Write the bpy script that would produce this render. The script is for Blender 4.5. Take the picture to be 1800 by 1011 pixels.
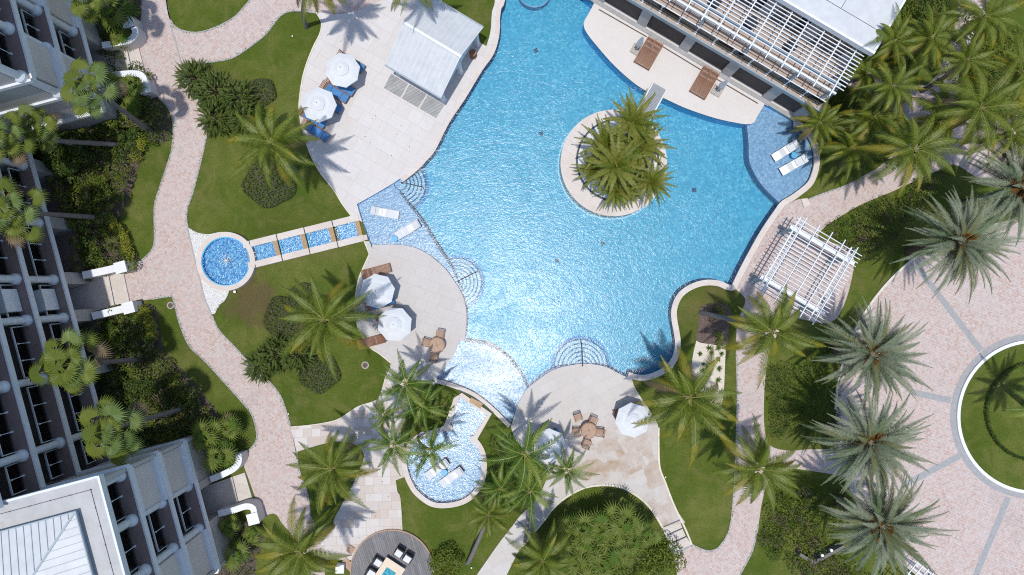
import bpy, bmesh, math, random
from mathutils import Vector, Matrix, geometry
random.seed(7)
R = math.radians
for o in list(bpy.data.objects): bpy.data.objects.remove(o)
scene = bpy.context.scene
C = scene.collection
# ------------------------------------------------ camera, sky, sun, exposure
H, F = 48.0, 1200.0                       # height above the ground, focal length in photo pixels
cam = bpy.data.cameras.new('camera'); cam.sensor_width = 36; cam.lens = 24; cam.clip_end = 3000
co = bpy.data.objects.new('camera', cam); co.location = (0, 0, H); C.objects.link(co); scene.camera = co
sd = Vector((-55, -125, 1200)).normalized()   # direction to the sun
el = math.asin(sd.z); az = math.atan2(sd.x, sd.y)
world = bpy.data.worlds.new('World'); scene.world = world; world.use_nodes = True
wt = world.node_tree; bg = wt.nodes['Background']
sky = wt.nodes.new('ShaderNodeTexSky'); sky.sky_type = 'NISHITA'; sky.sun_disc = False
sky.sun_elevation = el; sky.sun_rotation = az % (2*math.pi); sky.air_density = 1.0; sky.dust_density = 1.0; sky.ozone_density = 2.0
wt.links.new(sky.outputs[0], bg.inputs[0]); bg.inputs[1].default_value = 0.15
sl = bpy.data.lights.new('sun', 'SUN'); sl.energy = 3.05; sl.angle = R(0.7); sl.color = (1.0, .96, .905)
so = bpy.data.objects.new('sun', sl); so.rotation_euler = sd.to_track_quat('Z', 'Y').to_euler(); C.objects.link(so)
vs = scene.view_settings; vs.view_transform = 'Standard'; vs.look = 'None'; vs.exposure = 0.06; vs.gamma = 1.0
scene.cycles.max_bounces = 8; scene.cycles.transparent_max_bounces = 16
scene.cycles.filter_width = 1.1; scene.cycles.use_denoising = False; scene.cycles.sample_clamp_indirect = 4; scene.cycles.caustics_reflective = False; scene.cycles.caustics_refractive = False

def W(px, py, z=0.0):
    """photo pixel + height above ground -> place in metres"""
    s = (H - z) / F
    return Vector(((px - 900) * s, -(py - 505.5) * s, z))

# ------------------------------------------------ materials
MATS = {}
class NT:
    def __init__(s, name):
        s.m = bpy.data.materials.new(name); s.m.use_nodes = True; s.t = s.m.node_tree
        s.b = s.t.nodes['Principled BSDF']; s.out = s.t.nodes['Material Output']
        s.b.inputs['Roughness'].default_value = .85; s.b.inputs['Specular IOR Level'].default_value = .25
        s.tc = None; MATS[name] = s.m
    def n(s, typ, **kw):
        nd = s.t.nodes.new(typ)
        for k, v in kw.items():
            if k.startswith('i_'):
                nd.inputs[k[2:].replace('_', ' ')].default_value = v
            else: setattr(nd, k, v)
        return nd
    def l(s, a, b): s.t.links.new(a, b)
    def co(s, rot=0, scale=(1, 1, 1)):
        g = s.n('ShaderNodeNewGeometry'); mp = s.n('ShaderNodeMapping'); mp.inputs['Rotation'].default_value = (0, 0, rot); mp.inputs['Scale'].default_value = scale
        s.l(g.outputs['Position'], mp.inputs[0]); return mp.outputs[0]
    def oc(s, rot=(0, 0, 0), scale=(1, 1, 1)):
        g = s.n('ShaderNodeTexCoord'); mp = s.n('ShaderNodeMapping'); mp.inputs['Rotation'].default_value = rot; mp.inputs['Scale'].default_value = scale
        s.l(g.outputs['Object'], mp.inputs[0]); return mp.outputs[0]
    def noise(s, vec, sc, det=4, rough=.55, dist=0):
        nd = s.n('ShaderNodeTexNoise'); nd.inputs['Scale'].default_value = sc; nd.inputs['Detail'].default_value = det
        nd.inputs['Roughness'].default_value = rough; nd.inputs['Distortion'].default_value = dist
        if vec: s.l(vec, nd.inputs['Vector'])
        return nd.outputs['Fac']
    def ramp(s, fac, stops):
        r = s.n('ShaderNodeValToRGB'); e = r.color_ramp.elements
        while len(e) > 1: e.remove(e[-1])
        e[0].position = stops[0][0]; c = stops[0][1]; e[0].color = (*c, 1) if not isinstance(c, (int, float)) else (c, c, c, 1)
        for p, c in stops[1:]:
            x = e.new(p); x.color = (*c, 1) if not isinstance(c, (int, float)) else (c, c, c, 1)
        s.l(fac, r.inputs[0]); return r.outputs[0]
    def mix(s, fac, a, b, typ='MIX'):
        m = s.n('ShaderNodeMix'); m.data_type = 'RGBA'; m.blend_type = typ
        for v, k in ((fac, 0), (a, 6), (b, 7)):
            if hasattr(v, 'links'): s.l(v, m.inputs[k])
            elif k == 0: m.inputs[0].default_value = v
            else: m.inputs[k].default_value = (*v, 1)
        return m.outputs[2]
    def math(s, op, a, b=None):
        m = s.n('ShaderNodeMath'); m.operation = op
        for v, k in ((a, 0), (b, 1)):
            if v is None: continue
            if hasattr(v, 'links'): s.l(v, m.inputs[k])
            else: m.inputs[k].default_value = v
        return m.outputs[0]
    def bump(s, h, strength=.3, dist=.02):
        b = s.n('ShaderNodeBump'); b.inputs['Strength'].default_value = strength; b.inputs['Distance'].default_value = dist
        s.l(h, b.inputs['Height']); s.l(b.outputs[0], s.b.inputs['Normal']); return b.outputs[0]
    def col(s, c):
        if hasattr(c, 'links'): s.l(c, s.b.inputs['Base Color'])
        else: s.b.inputs['Base Color'].default_value = (*c, 1)

def simple(name, c, rough=.7, var=.12, sc=3, metal=0, spec=.3):
    t = NT(name); v = t.oc(); f = t.noise(v, sc, 5, .6)
    t.col(t.ramp(f, [(.3, tuple(x*(1-var) for x in c)), (.7, tuple(min(1, x*(1+var)) for x in c))]))
    t.b.inputs['Roughness'].default_value = rough; t.b.inputs['Metallic'].default_value = metal; t.b.inputs['Specular IOR Level'].default_value = spec
    return t.m

def grass_mat():
    t = NT('grass'); v = t.co()
    big = t.noise(v, .16, 4, .6); fine = t.noise(v, 9, 5, .75); mid = t.noise(v, 1.3, 5, .65)
    a = t.ramp(big, [(.32, (.070, .110, .016)), (.5, (.108, .142, .024)), (.64, (.165, .182, .045))])
    a = t.mix(t.ramp(mid, [(.38, 0.0), (.68, .55)]), a, (.060, .100, .012)); pat = t.noise(v, .5, 5, .7, 1.0); a = t.mix(t.ramp(pat, [(.48, 0.0), (.64, .55)]), a, (.185, .175, .058))
    dry = t.ramp(t.noise(v, .11, 5, .6, .6), [(.57, 0.0), (.72, .55)])
    a = t.mix(dry, a, (.150, .120, .050))
    # worn brown patch by the fountain
    g = t.n('ShaderNodeNewGeometry'); vm = t.n('ShaderNodeVectorMath'); vm.operation = 'DISTANCE'; t.l(g.outputs['Position'], vm.inputs[0]); vm.inputs[1].default_value = W(440, 527)
    msk = t.ramp(t.math('ADD', t.math('MULTIPLY', vm.outputs['Value'], .22), t.noise(v, .9, 4, .6)), [(.75, .75), (1.25, 0.0)])
    a = t.mix(msk, a, (.135, .088, .052))
    a = t.mix(t.ramp(fine, [(.34, .50), (.60, 0.0)]), a, (.028, .048, .006))
    t.col(a); t.b.inputs['Roughness'].default_value = .95; t.b.inputs['Specular IOR Level'].default_value = .08
    t.bump(fine, .9, .06); return t.m
grass_mat()

def paver_mat(name, rot, pink=1.0):
    t = NT(name); v = t.co(rot)
    vo = t.n('ShaderNodeTexVoronoi'); vo.distance = 'CHEBYCHEV'; vo.inputs['Scale'].default_value = 7.5; vo.inputs['Randomness'].default_value = .85
    t.l(v, vo.inputs['Vector'])
    cell = t.n('ShaderNodeSeparateColor'); t.l(vo.outputs['Color'], cell.inputs[0])
    c = t.ramp(cell.outputs[0], [(0, (.45, .325, .285)), (.25, (.51, .385, .34)), (.45, (.55, .445, .40)), (.7, (.565, .49, .45)), (.88, (.46, .42, .405)), (1, (.61, .54, .505))])
    big = t.noise(v, .35, 4, .65)
    c = t.mix(t.ramp(big, [(.35, 0.0), (.7, .5)]), c, (.56, .50, .485))
    c = t.mix(t.ramp(t.noise(v, .9, 5, .7), [(.55, 0.0), (.8, .5)]), c, (.58, .42, .37))
    stain = t.ramp(t.noise(v, .18, 6, .7, .4), [(.58, 0.0), (.75, .45)])
    c = t.mix(stain, c, (.33, .31, .31))
    br = t.n('ShaderNodeTexBrick'); br.inputs['Scale'].default_value = 1; br.inputs['Brick Width'].default_value = .21; br.inputs['Row Height'].default_value = .105
    br.inputs['Mortar Size'].default_value = .006; br.inputs['Color1'].default_value = br.inputs['Color2'].default_value = (1, 1, 1, 1); br.inputs['Mortar'].default_value = (.55, .5, .47, 1)
    t.l(v, br.inputs['Vector']); c = t.mix(.8, c, br.outputs['Color'], 'MULTIPLY')
    t.col(c); t.bump(vo.outputs['Distance'], .2, .01); return t.m
paver_mat('pink_pavers', R(20)); paver_mat('plaza_pavers', R(-12))

def stone_mat(name, rot, size, base=(.60, .575, .56), joint=.5, stain=None, tanvar=.25, grime=.35):
    t = NT(name); v = t.co(rot)
    br = t.n('ShaderNodeTexBrick'); br.offset = .37; br.offset_frequency = 3; br.squash = 1.5; br.squash_frequency = 2; br.inputs['Scale'].default_value = 1
    br.inputs['Brick Width'].default_value = size; br.inputs['Row Height'].default_value = size*.98; br.inputs['Mortar Size'].default_value = .009
    br.inputs['Mortar Smooth'].default_value = .3; br.inputs['Bias'].default_value = -.2
    b = base
    br.inputs['Color1'].default_value = (*b, 1); br.inputs['Color2'].default_value = (b[0]*(1-tanvar*.4), b[1]*(1-tanvar*.6), b[2]*(1-tanvar*.8), 1)
    br.inputs['Mortar'].default_value = (b[0]*(1-joint), b[1]*(1-joint), b[2]*(1-joint), 1)
    t.l(v, br.inputs['Vector']); c = br.outputs['Color']
    f = t.noise(v, 5, 6, .75); c = t.mix(t.ramp(f, [(.35, .22), (.65, 0.0)]), c, (b[0]*.7, b[1]*.68, b[2]*.66))
    g = t.noise(v, .45, 6, .7, .5); c = t.mix(t.ramp(g, [(.48, 0.0), (.78, grime)]), c, (.43, .40, .385))
    g2 = t.noise(v, 1.7, 6, .8); c = t.mix(t.ramp(g2, [(.63, 0.0), (.73, grime)]), c, (.38, .35, .33))
    if stain:
        for (sx, sy, rad, sc2) in stain:
            ge = t.n('ShaderNodeNewGeometry'); mp = t.n('ShaderNodeMapping'); mp.inputs['Rotation'].default_value = (0, 0, R(-60)); mp.inputs['Scale'].default_value = (1/rad, 1/(rad*.45), 1)
            p = W(sx, sy); vs_ = t.n('ShaderNodeVectorMath'); vs_.operation = 'SUBTRACT'; t.l(ge.outputs['Position'], vs_.inputs[0]); vs_.inputs[1].default_value = p
            t.l(vs_.outputs[0], mp.inputs[0]); ln = t.n('ShaderNodeVectorMath'); ln.operation = 'LENGTH'; t.l(mp.outputs[0], ln.inputs[0])
            fac = t.math('SUBTRACT', 1.25, ln.outputs['Value']); cell = t.n('ShaderNodeTexVoronoi'); cell.inputs['Scale'].default_value = 1.1; cell.distance = 'CHEBYCHEV'; t.l(v, cell.inputs['Vector'])
            sep = t.n('ShaderNodeSeparateColor'); t.l(cell.outputs['Color'], sep.inputs[0])
            fac = t.math('MULTIPLY', fac, t.math('ADD', t.math('MULTIPLY', sep.outputs[0], .9), .35)); fac = t.math('MULTIPLY', fac, t.ramp(t.noise(v, .8, 7, .75), [(.3, .05), (.72, 1.1)]))
            c = t.mix(t.ramp(fac, [(.12, 0.0), (.95, sc2)]), c, (.38, .27, .185))
    t.col(c); t.b.inputs['Roughness'].default_value = .8; t.bump(f, .15, .01); return t.m
stone_mat('plaza_stone', R(30), .95, (.64, .615, .60), .34, tanvar=.12, grime=.25)
stone_mat('circle_stone', R(20), .75, (.56, .535, .515), .26, tanvar=.10, grime=.2)
stone_mat('lower_stone', R(-25), .8, (.575, .545, .515), .22, stain=[(1080, 790, 4.2, 1.0), (1040, 830, 3.4, .8), (1140, 880, 4.6, .85), (1135, 820, 3.4, .7), (1180, 935, 3.0, .8), (1065, 830, 3.0, .8)], tanvar=.15)
stone_mat('walk_stone', R(-2), .6, (.64, .60, .575), .5, tanvar=.55, grime=.35)
stone_mat('terrace_stone', R(-30), 2.4, (.66, .625, .59), .06, tanvar=.05, grime=.15)
stone_mat('coping_stone', R(30), .8, (.66, .60, .555), .3, tanvar=.2, grime=.3)
stone_mat('step_stone', R(15), .62, (.62, .57, .52), .35, tanvar=.15, grime=.3)
stone_mat('balcony_tile', R(-30.6), .9, (.48, .385, .32), .3, tanvar=.12, grime=.2)

def tile_mat(name, cols, scale, joint=(.5, .6, .7), bigcol=None, bigf=.4):
    t = NT(name); v = t.co(R(30))
    vo = t.n('ShaderNodeTexVoronoi'); vo.distance = 'CHEBYCHEV'; vo.inputs['Scale'].default_value = scale; vo.inputs['Randomness'].default_value = .35
    t.l(v, vo.inputs['Vector']); sp = t.n('ShaderNodeSeparateColor'); t.l(vo.outputs['Color'], sp.inputs[0])
    c = t.ramp(sp.outputs[0], [(i/(len(cols)-1), q) for i, q in enumerate(cols)])
    if bigcol: c = t.mix(t.ramp(t.noise(v, .22, 4, .6), [(.35, 0.0), (.7, bigf)]), c, bigcol)
    t.col(c); t.b.inputs['Roughness'].default_value = .5; return t.m
tile_mat('deep_tile', [(.05, .29, .46), (.065, .35, .52), (.09, .42, .59), (.055, .31, .48), (.16, .50, .66)], 6.5, bigcol=(.08, .39, .56))
tile_mat('wall_tile', [(.04, .42, .80), (.06, .50, .85), (.03, .36, .74)], 6)
tile_mat('step_shade', [(.01, .20, .44), (.02, .25, .50), (.01, .17, .40)], 6)  # dark blue painted as shade around the pool steps
tile_mat('step_tile', [(.24, .42, .58), (.34, .52, .68), (.28, .46, .62)], 8)
simple('caustic_tint', (.42, .62, .74), .6, .25, 9)  # pale tone of the painted caustic lines
tile_mat('ledge_tile', [(.17, .27, .44), (.27, .39, .57), (.22, .33, .51), (.38, .50, .65), (.24, .35, .54)], 8, bigcol=(.29, .40, .57))
tile_mat('spa_tile', [(.04, .18, .42), (.10, .32, .60), (.30, .50, .72), (.06, .22, .50)], 8)
tile_mat('teal_tile', [(.0, .16, .24), (.01, .25, .33), (.05, .38, .45), (.0, .12, .2)], 9)

def water_mat(name, strength, tint=(.80, .93, .97), rough=.09, wscale=1.0, body=0.0):
    t = NT(name); v = t.co(R(35), (1, 1.5, 1))
    fres = t.n('ShaderNodeFresnel'); fres.inputs['IOR'].default_value = 1.38
    n1 = t.noise(v, 3.4*wscale, 2, .5, .9); n2 = t.noise(v, 9.5*wscale, 2, .6); n3 = t.noise(v, .22, 5, .7, 1.0)
    amp = t.ramp(n3, [(.36, .55), (.64, 1.25)])
    h = t.math('ADD', t.math('MULTIPLY', n1, .55), t.math('MULTIPLY', n2, .42))
    h = t.math('MULTIPLY', h, amp)
    bp = t.n('ShaderNodeBump'); bp.inputs['Strength'].default_value = 1; bp.inputs['Distance'].default_value = strength; t.l(h, bp.inputs['Height'])
    t.l(bp.outputs[0], fres.inputs['Normal'])
    gl = t.n('ShaderNodeBsdfGlossy'); gl.inputs['Roughness'].default_value = rough; t.l(bp.outputs[0], gl.inputs['Normal']); gl.inputs['Color'].default_value = (1, 1, 1, 1)
    tr = t.n('ShaderNodeBsdfTransparent'); tr.inputs['Color'].default_value = (*tint, 1)
    last = tr
    mx = t.n('ShaderNodeMixShader'); t.l(fres.outputs[0], mx.inputs[0]); t.l(last.outputs[0], mx.inputs[1]); t.l(gl.outputs[0], mx.inputs[2])
    t.l(mx.outputs[0], t.out.inputs[0]); t.t.nodes.remove(t.b); return t.m
water_mat('pool_water', .034, rough=.23); water_mat('spa_water', .040, rough=.17, wscale=1.1)

def wood_mat(name, cols, rot=0, sc=8, plank=None):
    t = NT(name); v = t.oc(rot=(0, 0, rot), scale=(1, .12, 1) if not plank else (1, 1, 1))
    if plank:
        w = t.n('ShaderNodeTexBrick'); w.offset = .4; w.inputs['Scale'].default_value = 1; w.inputs['Brick Width'].default_value = 2.6; w.inputs['Row Height'].default_value = plank; w.inputs['Mortar Size'].default_value = .008
        w.inputs['Color1'].default_value = (*cols[0], 1); w.inputs['Color2'].default_value = (*cols[1], 1); w.inputs['Mortar'].default_value = (cols[0][0]*.3, cols[0][1]*.3, cols[0][2]*.3, 1)
        t.l(v, w.inputs['Vector']); c = w.outputs['Color']
        m2 = t.n('ShaderNodeMapping'); m2.inputs['Scale'].default_value = (.5, 6, 1); t.l(v, m2.inputs[0])
        c = t.mix(t.ramp(t.noise(m2.outputs[0], 2, 5, .7), [(.3, .6), (.65, 0.0)]), c, tuple(x*.45 for x in cols[0]))
        c = t.mix(t.ramp(t.noise(v, .5, 5, .7), [(.5, 0.0), (.75, .6)]), c, cols[2])
    else:
        c = t.ramp(t.noise(v, sc, 5, .7), [(.3, cols[0]), (.7, cols[1])])
    t.col(c); t.b.inputs['Roughness'].default_value = .65; return t.m
wood_mat('teak', [(.19, .085, .045), (.33, .17, .10)]); wood_mat('pale_teak', [(.34, .22, .15), (.47, .33, .24)])
wood_mat('grey_deck', [(.19, .185, .19), (.28, .27, .28), (.10, .10, .105)], rot=R(72), plank=.14)
wood_mat('grey_pad', [(.34, .34, .34), (.42, .42, .42), (.28, .28, .28)], rot=R(-30), plank=.2)
simple('white_paint', (.74, .76, .78), .5, .05); simple('white_metal', (.70, .74, .78), .4, .06, spec=.5)
simple('grey_metal', (.30, .36, .40), .45, .1, spec=.5); simple('step_line', (.03, .09, .18), .6, .2); simple('dark_line', (.055, .075, .10), .6, .2)
simple('render_wall', (.47, .46, .455), .9, .07, .8); simple('render_panel', (.60, .565, .545), .9, .05, 1.2)
simple('column_paint', (.66, .70, .74), .7, .06); simple('clad_wall', (.40, .365, .34), .9, .12, 2)
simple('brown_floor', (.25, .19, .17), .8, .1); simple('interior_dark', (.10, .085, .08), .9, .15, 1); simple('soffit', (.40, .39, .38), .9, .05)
simple('window_dark', (.02, .028, .035), .12, .2, spec=.7)
simple('roof_white', (.55, .57, .585), .5, .08, 1.6); simple('canvas', (.68, .70, .715), .85, .04, 4); simple('blue_cushion', (.07, .22, .46), .85, .15, 6)
simple('plastic_white', (.62, .64, .65), .35, .04, spec=.5); simple('aqua', (.10, .38, .62), .4, .06); simple('kerb_pale', (.66, .62, .52), .85, .12, 4)
simple('kerb_grey', (.36, .36, .36), .85, .15, 6); simple('band_grey', (.33, .335, .34), .85, .12, 5); simple('bridge_plank', (.33, .35, .37), .7, .1, 6); simple('mulch', (.13, .095, .08), .95, .5, 14)
simple('sand', (.62, .56, .47), .95, .12, 9); simple('pebble', (.62, .62, .61), .9, .35, 16); simple('weir_stone', (.36, .24, .12), .5, .35, 10)
simple('iron', (.09, .075, .07), .7, .3); simple('cream_table', (.68, .57, .44), .6, .06); simple('charcoal', (.03, .03, .035), .7, .2)
simple('concrete_base', (.40, .37, .34), .9, .15, 6); simple('soil', (.10, .08, .06), .95, .4, 6)
simple('trunk_grey', (.17, .155, .15), .9, .3, 9); simple('trunk_brown', (.12, .085, .06), .95, .4, 9)
simple('lamp_white', (.8, .8, .75), .5, .02)

def roof_mat():
    t = NT('roof_membrane'); v = t.co(R(15)); c = t.ramp(t.noise(v, .7, 6, .7, .5), [(.35, (.40, .405, .40)), (.6, (.49, .495, .49)), (.8, (.34, .335, .32))])
    f = t.noise(v, 14, 4, .8); c = t.mix(t.ramp(f, [(.3, .25), (.6, 0.0)]), c, (.38, .38, .37)); t.col(c); return t.m
roof_mat()
def glass_mat():
    t = NT('balcony_glass'); fr = t.n('ShaderNodeFresnel'); fr.inputs[0].default_value = 1.5
    g = t.n('ShaderNodeBsdfGlossy'); g.inputs['Roughness'].default_value = .03; tr = t.n('ShaderNodeBsdfTransparent'); tr.inputs[0].default_value = (.72, .80, .78, 1)
    m = t.n('ShaderNodeMixShader'); t.l(fr.outputs[0], m.inputs[0]); t.l(tr.outputs[0], m.inputs[1]); t.l(g.outputs[0], m.inputs[2]); t.l(m.outputs[0], t.out.inputs[0]); t.t.nodes.remove(t.b)
glass_mat()
def leaf_mat(name, cols, transl=.35, spec=.35, rough=.5, big=None):
    t = NT(name); g = t.n('ShaderNodeNewGeometry')
    c = t.ramp(g.outputs['Random Per Island'], [(i/(len(cols)-1), q) for i, q in enumerate(cols)])
    if big:
        v = t.co(); c = t.mix(t.ramp(t.noise(v, .9, 3, .6), [(.42, 0.0), (.62, .8)]), c, big)
    t.col(c); t.b.inputs['Roughness'].default_value = rough; t.b.inputs['Specular IOR Level'].default_value = spec
    tl = t.n('ShaderNodeBsdfTranslucent'); t.l(c, tl.inputs[0]) if hasattr(c, 'links') else None
    m = t.n('ShaderNodeMixShader'); m.inputs[0].default_value = transl; t.l(t.b.outputs[0], m.inputs[1]); t.l(tl.outputs[0], m.inputs[2]); t.l(m.outputs[0], t.out.inputs[0]); return t.m
leaf_mat('coco_green', [(.12, .165, .014), (.18, .22, .026), (.07, .115, .010)])
leaf_mat('coco_yellow', [(.25, .24, .022), (.32, .26, .02), (.17, .20, .018)])
leaf_mat('coco_dark', [(.05, .085, .012), (.085, .12, .018), (.035, .06, .010)])
leaf_mat('rachis', [(.22, .24, .05), (.27, .27, .07)], .1)
leaf_mat('royal_green', [(.07, .14, .014), (.11, .19, .024), (.045, .10, .012)], .35, .2)
leaf_mat('grass_blade', [(.07, .11, .015), (.11, .145, .024), (.15, .17, .04)], .3, .1)
leaf_mat('royal_light', [(.19, .26, .035), (.24, .30, .05)])
leaf_mat('date_silver', [(.21, .25, .16), (.28, .31, .20), (.14, .18, .12)], .2)
leaf_mat('date_green', [(.10, .155, .07), (.15, .20, .09), (.07, .11, .055)], .2)
leaf_mat('date_olive', [(.19, .20, .085), (.15, .165, .065)], .2)
leaf_mat('date_fruit', [(.24, .11, .02), (.16, .075, .02), (.30, .15, .03)], .1)
leaf_mat('fern_green', [(.20, .22, .03), (.27, .27, .05), (.13, .16, .022)])
leaf_mat('fan_green', [(.13, .18, .025), (.18, .22, .035), (.10, .15, .02)])
leaf_mat('fan_dull', [(.12, .19, .045), (.20, .27, .08), (.07, .12, .025)])
leaf_mat('dead_frond', [(.20, .15, .09), (.14, .10, .06)], .1)
leaf_mat('shrub_dark', [(.04, .08, .010), (.075, .125, .016), (.09, .14, .022), (.045, .07, .012)], .38)
leaf_mat('shrub_mid', [(.13, .19, .018), (.20, .26, .028), (.07, .12, .010), (.26, .29, .045)], .42)
leaf_mat('shrub_mixed', [(.10, .16, .014), (.17, .22, .025), (.16, .14, .05), (.06, .10, .010), (.24, .26, .05)], .35, big=(.08, .13, .016))
leaf_mat('shrub_yellow', [(.25, .26, .02), (.32, .32, .03), (.16, .20, .02)], .3)
leaf_mat('shrub_purple', [(.12, .06, .07), (.06, .09, .02), (.15, .09, .09)], .3)
leaf_mat('conifer', [(.045, .085, .012), (.08, .13, .02), (.12, .16, .03), (.06, .07, .02)], .15)
leaf_mat('hedge_grey', [(.06, .085, .03), (.095, .12, .05), (.04, .06, .02), (.12, .10, .05)], .2)

# ------------------------------------------------ mesh helpers
class MB:
    def __init__(s): s.v = []; s.f = []; s.m = []; s.cur = 0
    def add(s, vs, fs):
        o = len(s.v); s.v += [tuple(v) for v in vs]; s.f += [tuple(i+o for i in f) for f in fs]; s.m += [s.cur]*len(fs)
    def box(s, c, d, rz=0, rot=None):
        M = rot if rot else Matrix.Rotation(rz, 3, 'Z'); c = Vector(c)
        vs = [c + M @ Vector((x*d[0]/2, y*d[1]/2, z*d[2]/2)) for x in (-1, 1) for y in (-1, 1) for z in (-1, 1)]
        s.add(vs, [(0, 1, 3, 2), (4, 6, 7, 5), (0, 4, 5, 1), (2, 3, 7, 6), (0, 2, 6, 4), (1, 5, 7, 3)])
    def bar(s, a, b, w, h, up=Vector((0, 0, 1))):
        a = Vector(a); b = Vector(b); d = (b-a); L = d.length; x = d.normalized(); y = up.cross(x)
        if y.length < 1e-4: y = Vector((0, 1, 0)).cross(x)
        y.normalize(); z = x.cross(y); M = Matrix((x, y, z)).transposed(); s.box((a+b)/2, (L, w, h), rot=M)
    def tube(s, pts, rad, n=8, caps=True):
        pts = [Vector(p) for p in pts]
        if not isinstance(rad, (list, tuple)): rad = [rad]*len(pts)
        vs = []; fs = []
        ref = None
        for i, p in enumerate(pts):
            d = (pts[min(i+1, len(pts)-1)] - pts[max(i-1, 0)]).normalized()
            if ref is None: ref = Vector((1, 0, 0)) if abs(d.x) < .9 else Vector((0, 1, 0))
            a = (ref - d*ref.dot(d)).normalized(); b = d.cross(a); ref = a
            vs += [p + (a*math.cos(2*math.pi*k/n) + b*math.sin(2*math.pi*k/n))*rad[i] for k in range(n)]
        for i in range(len(pts)-1):
            for k in range(n): fs.append((i*n+k, i*n+(k+1) % n, (i+1)*n+(k+1) % n, (i+1)*n+k))
        if caps: fs.append(tuple(range(n-1, -1, -1))); fs.append(tuple((len(pts)-1)*n+k for k in range(n)))
        s.add(vs, fs)
    def cyl(s, c, r, z0, z1, n=24, r1=None):
        s.tube([(c[0], c[1], z0), (c[0], c[1], z1)], [r, r if r1 is None else r1], n)
    def prism(s, poly, z0, z1):
        n = len(poly)
        s.add([(p[0], p[1], z0) for p in poly] + [(p[0], p[1], z1) for p in poly], [tuple(range(n-1, -1, -1)), tuple(range(n, 2*n))] + [(i, (i+1) % n, n+(i+1) % n, n+i) for i in range(n)])
    def ring(s, c, r0, r1, z0, z1, n=64, a0=0, a1=2*math.pi):
        full = abs(a1-a0-2*math.pi) < 1e-6; m = n if full else n+1; vs = []
        for k in range(m):
            a = a0+(a1-a0)*k/n
            for r, z in ((r0, z0), (r1, z0), (r1, z1), (r0, z1)): vs.append((c[0]+r*math.cos(a), c[1]+r*math.sin(a), z))
        fs = []
        for k in range(n):
            j = (k+1) % m
            for q in range(4): fs.append((k*4+q, j*4+q, j*4+(q+1) % 4, k*4+(q+1) % 4))
        if not full: fs += [(0, 1, 2, 3), (n*4+3, n*4+2, n*4+1, n*4)]
        s.add(vs, fs)
    def build(s, name, mat, parent=None, loc=None, smooth=False, link=True, bevel=0):
        me = bpy.data.meshes.new(name); me.from_pydata(s.v, [], s.f)
        for m in (mat if isinstance(mat, (list, tuple)) else [mat]): me.materials.append(MATS[m])
        if isinstance(mat, (list, tuple)): me.polygons.foreach_set('material_index', s.m)
        me.update()
        if not isinstance(mat, (list, tuple)) or True:
            bm = bmesh.new(); bm.from_mesh(me)
            if len(s.f) < 6000: bmesh.ops.recalc_face_normals(bm, faces=bm.faces)
            bm.to_mesh(me); bm.free()
        if smooth: me.polygons.foreach_set('use_smooth', [True]*len(me.polygons))
        o = bpy.data.objects.new(name, me); C.objects.link(o)
        if bevel:
            b = o.modifiers.new('b', 'BEVEL'); b.width = bevel; b.segments = 2; b.limit_method = 'ANGLE'
        if parent: o.parent = parent
        if loc is not None: o.location = loc
        return o

def tag(o, label=None, cat=None, group=None, kind=None):
    if label: o['label'] = label
    if cat: o['category'] = cat
    if group: o['group'] = group
    if kind: o['kind'] = kind
    return o
def thing(name, label, cat, loc=(0, 0, 0), rz=0, group=None):
    o = bpy.data.objects.new(name, None); o.empty_display_size = .3; C.objects.link(o); o.location = loc; o.rotation_euler = (0, 0, rz)
    return tag(o, label, cat, group)
def struct(o, label=None): o['kind'] = 'structure'; 
def copy_tree(o, parent=None):
    c = o.copy(); C.objects.link(c)
    if parent: c.parent = parent
    for ch in o.children: copy_tree(ch, c)
    return c

def smooth(pts, closed=True, seg=8):
    """Catmull-Rom through pixel points; a third item marks a sharp corner"""
    n = len(pts); out = []
    P = [Vector((p[0], p[1])) for p in pts]; sh = [len(p) > 2 for p in pts]
    rng = range(n) if closed else range(n-1)
    for i in rng:
        p1 = P[i]; p2 = P[(i+1) % n]
        p0 = P[(i-1) % n] if (closed or i > 0) else p1
        p3 = P[(i+2) % n] if (closed or i < n-2) else p2
        if sh[i]: p0 = p1 - (p2-p1)*.5
        if sh[(i+1) % n]: p3 = p2 + (p2-p1)*.5
        L = (p2-p1).length; k = max(1, min(seg, int(L/4)))
        if sh[i] and sh[(i+1) % n]: k = 1
        for j in range(k):
            t = j/k
            out.append(((2*p1) + (p2-p0)*t + (2*p0-5*p1+4*p2-p3)*t*t + (3*p1-p0-3*p2+p3)*t**3)*.5)
    if not closed: out.append(P[-1])
    return [(q.x, q.y) for q in out]
def wpoly(px, z=0): return [tuple(W(x, y, z)[:2]) for x, y in px]
def arc(cx, cy, r, a0=0, a1=360, n=48, full=True):
    k = n if full else n+1
    return [(cx + r*math.cos(R(a0+(a1-a0)*i/n)), cy + r*math.sin(R(a0+(a1-a0)*i/n))) for i in range(k)]
def inside(p, poly):
    x, y = p; r = False; j = len(poly)-1
    for i in range(len(poly)):
        xi, yi = poly[i]; xj, yj = poly[j]
        if (yi > y) != (yj > y) and x < (xj-xi)*(y-yi)/(yj-yi)+xi: r = not r
        j = i
    return r
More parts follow.
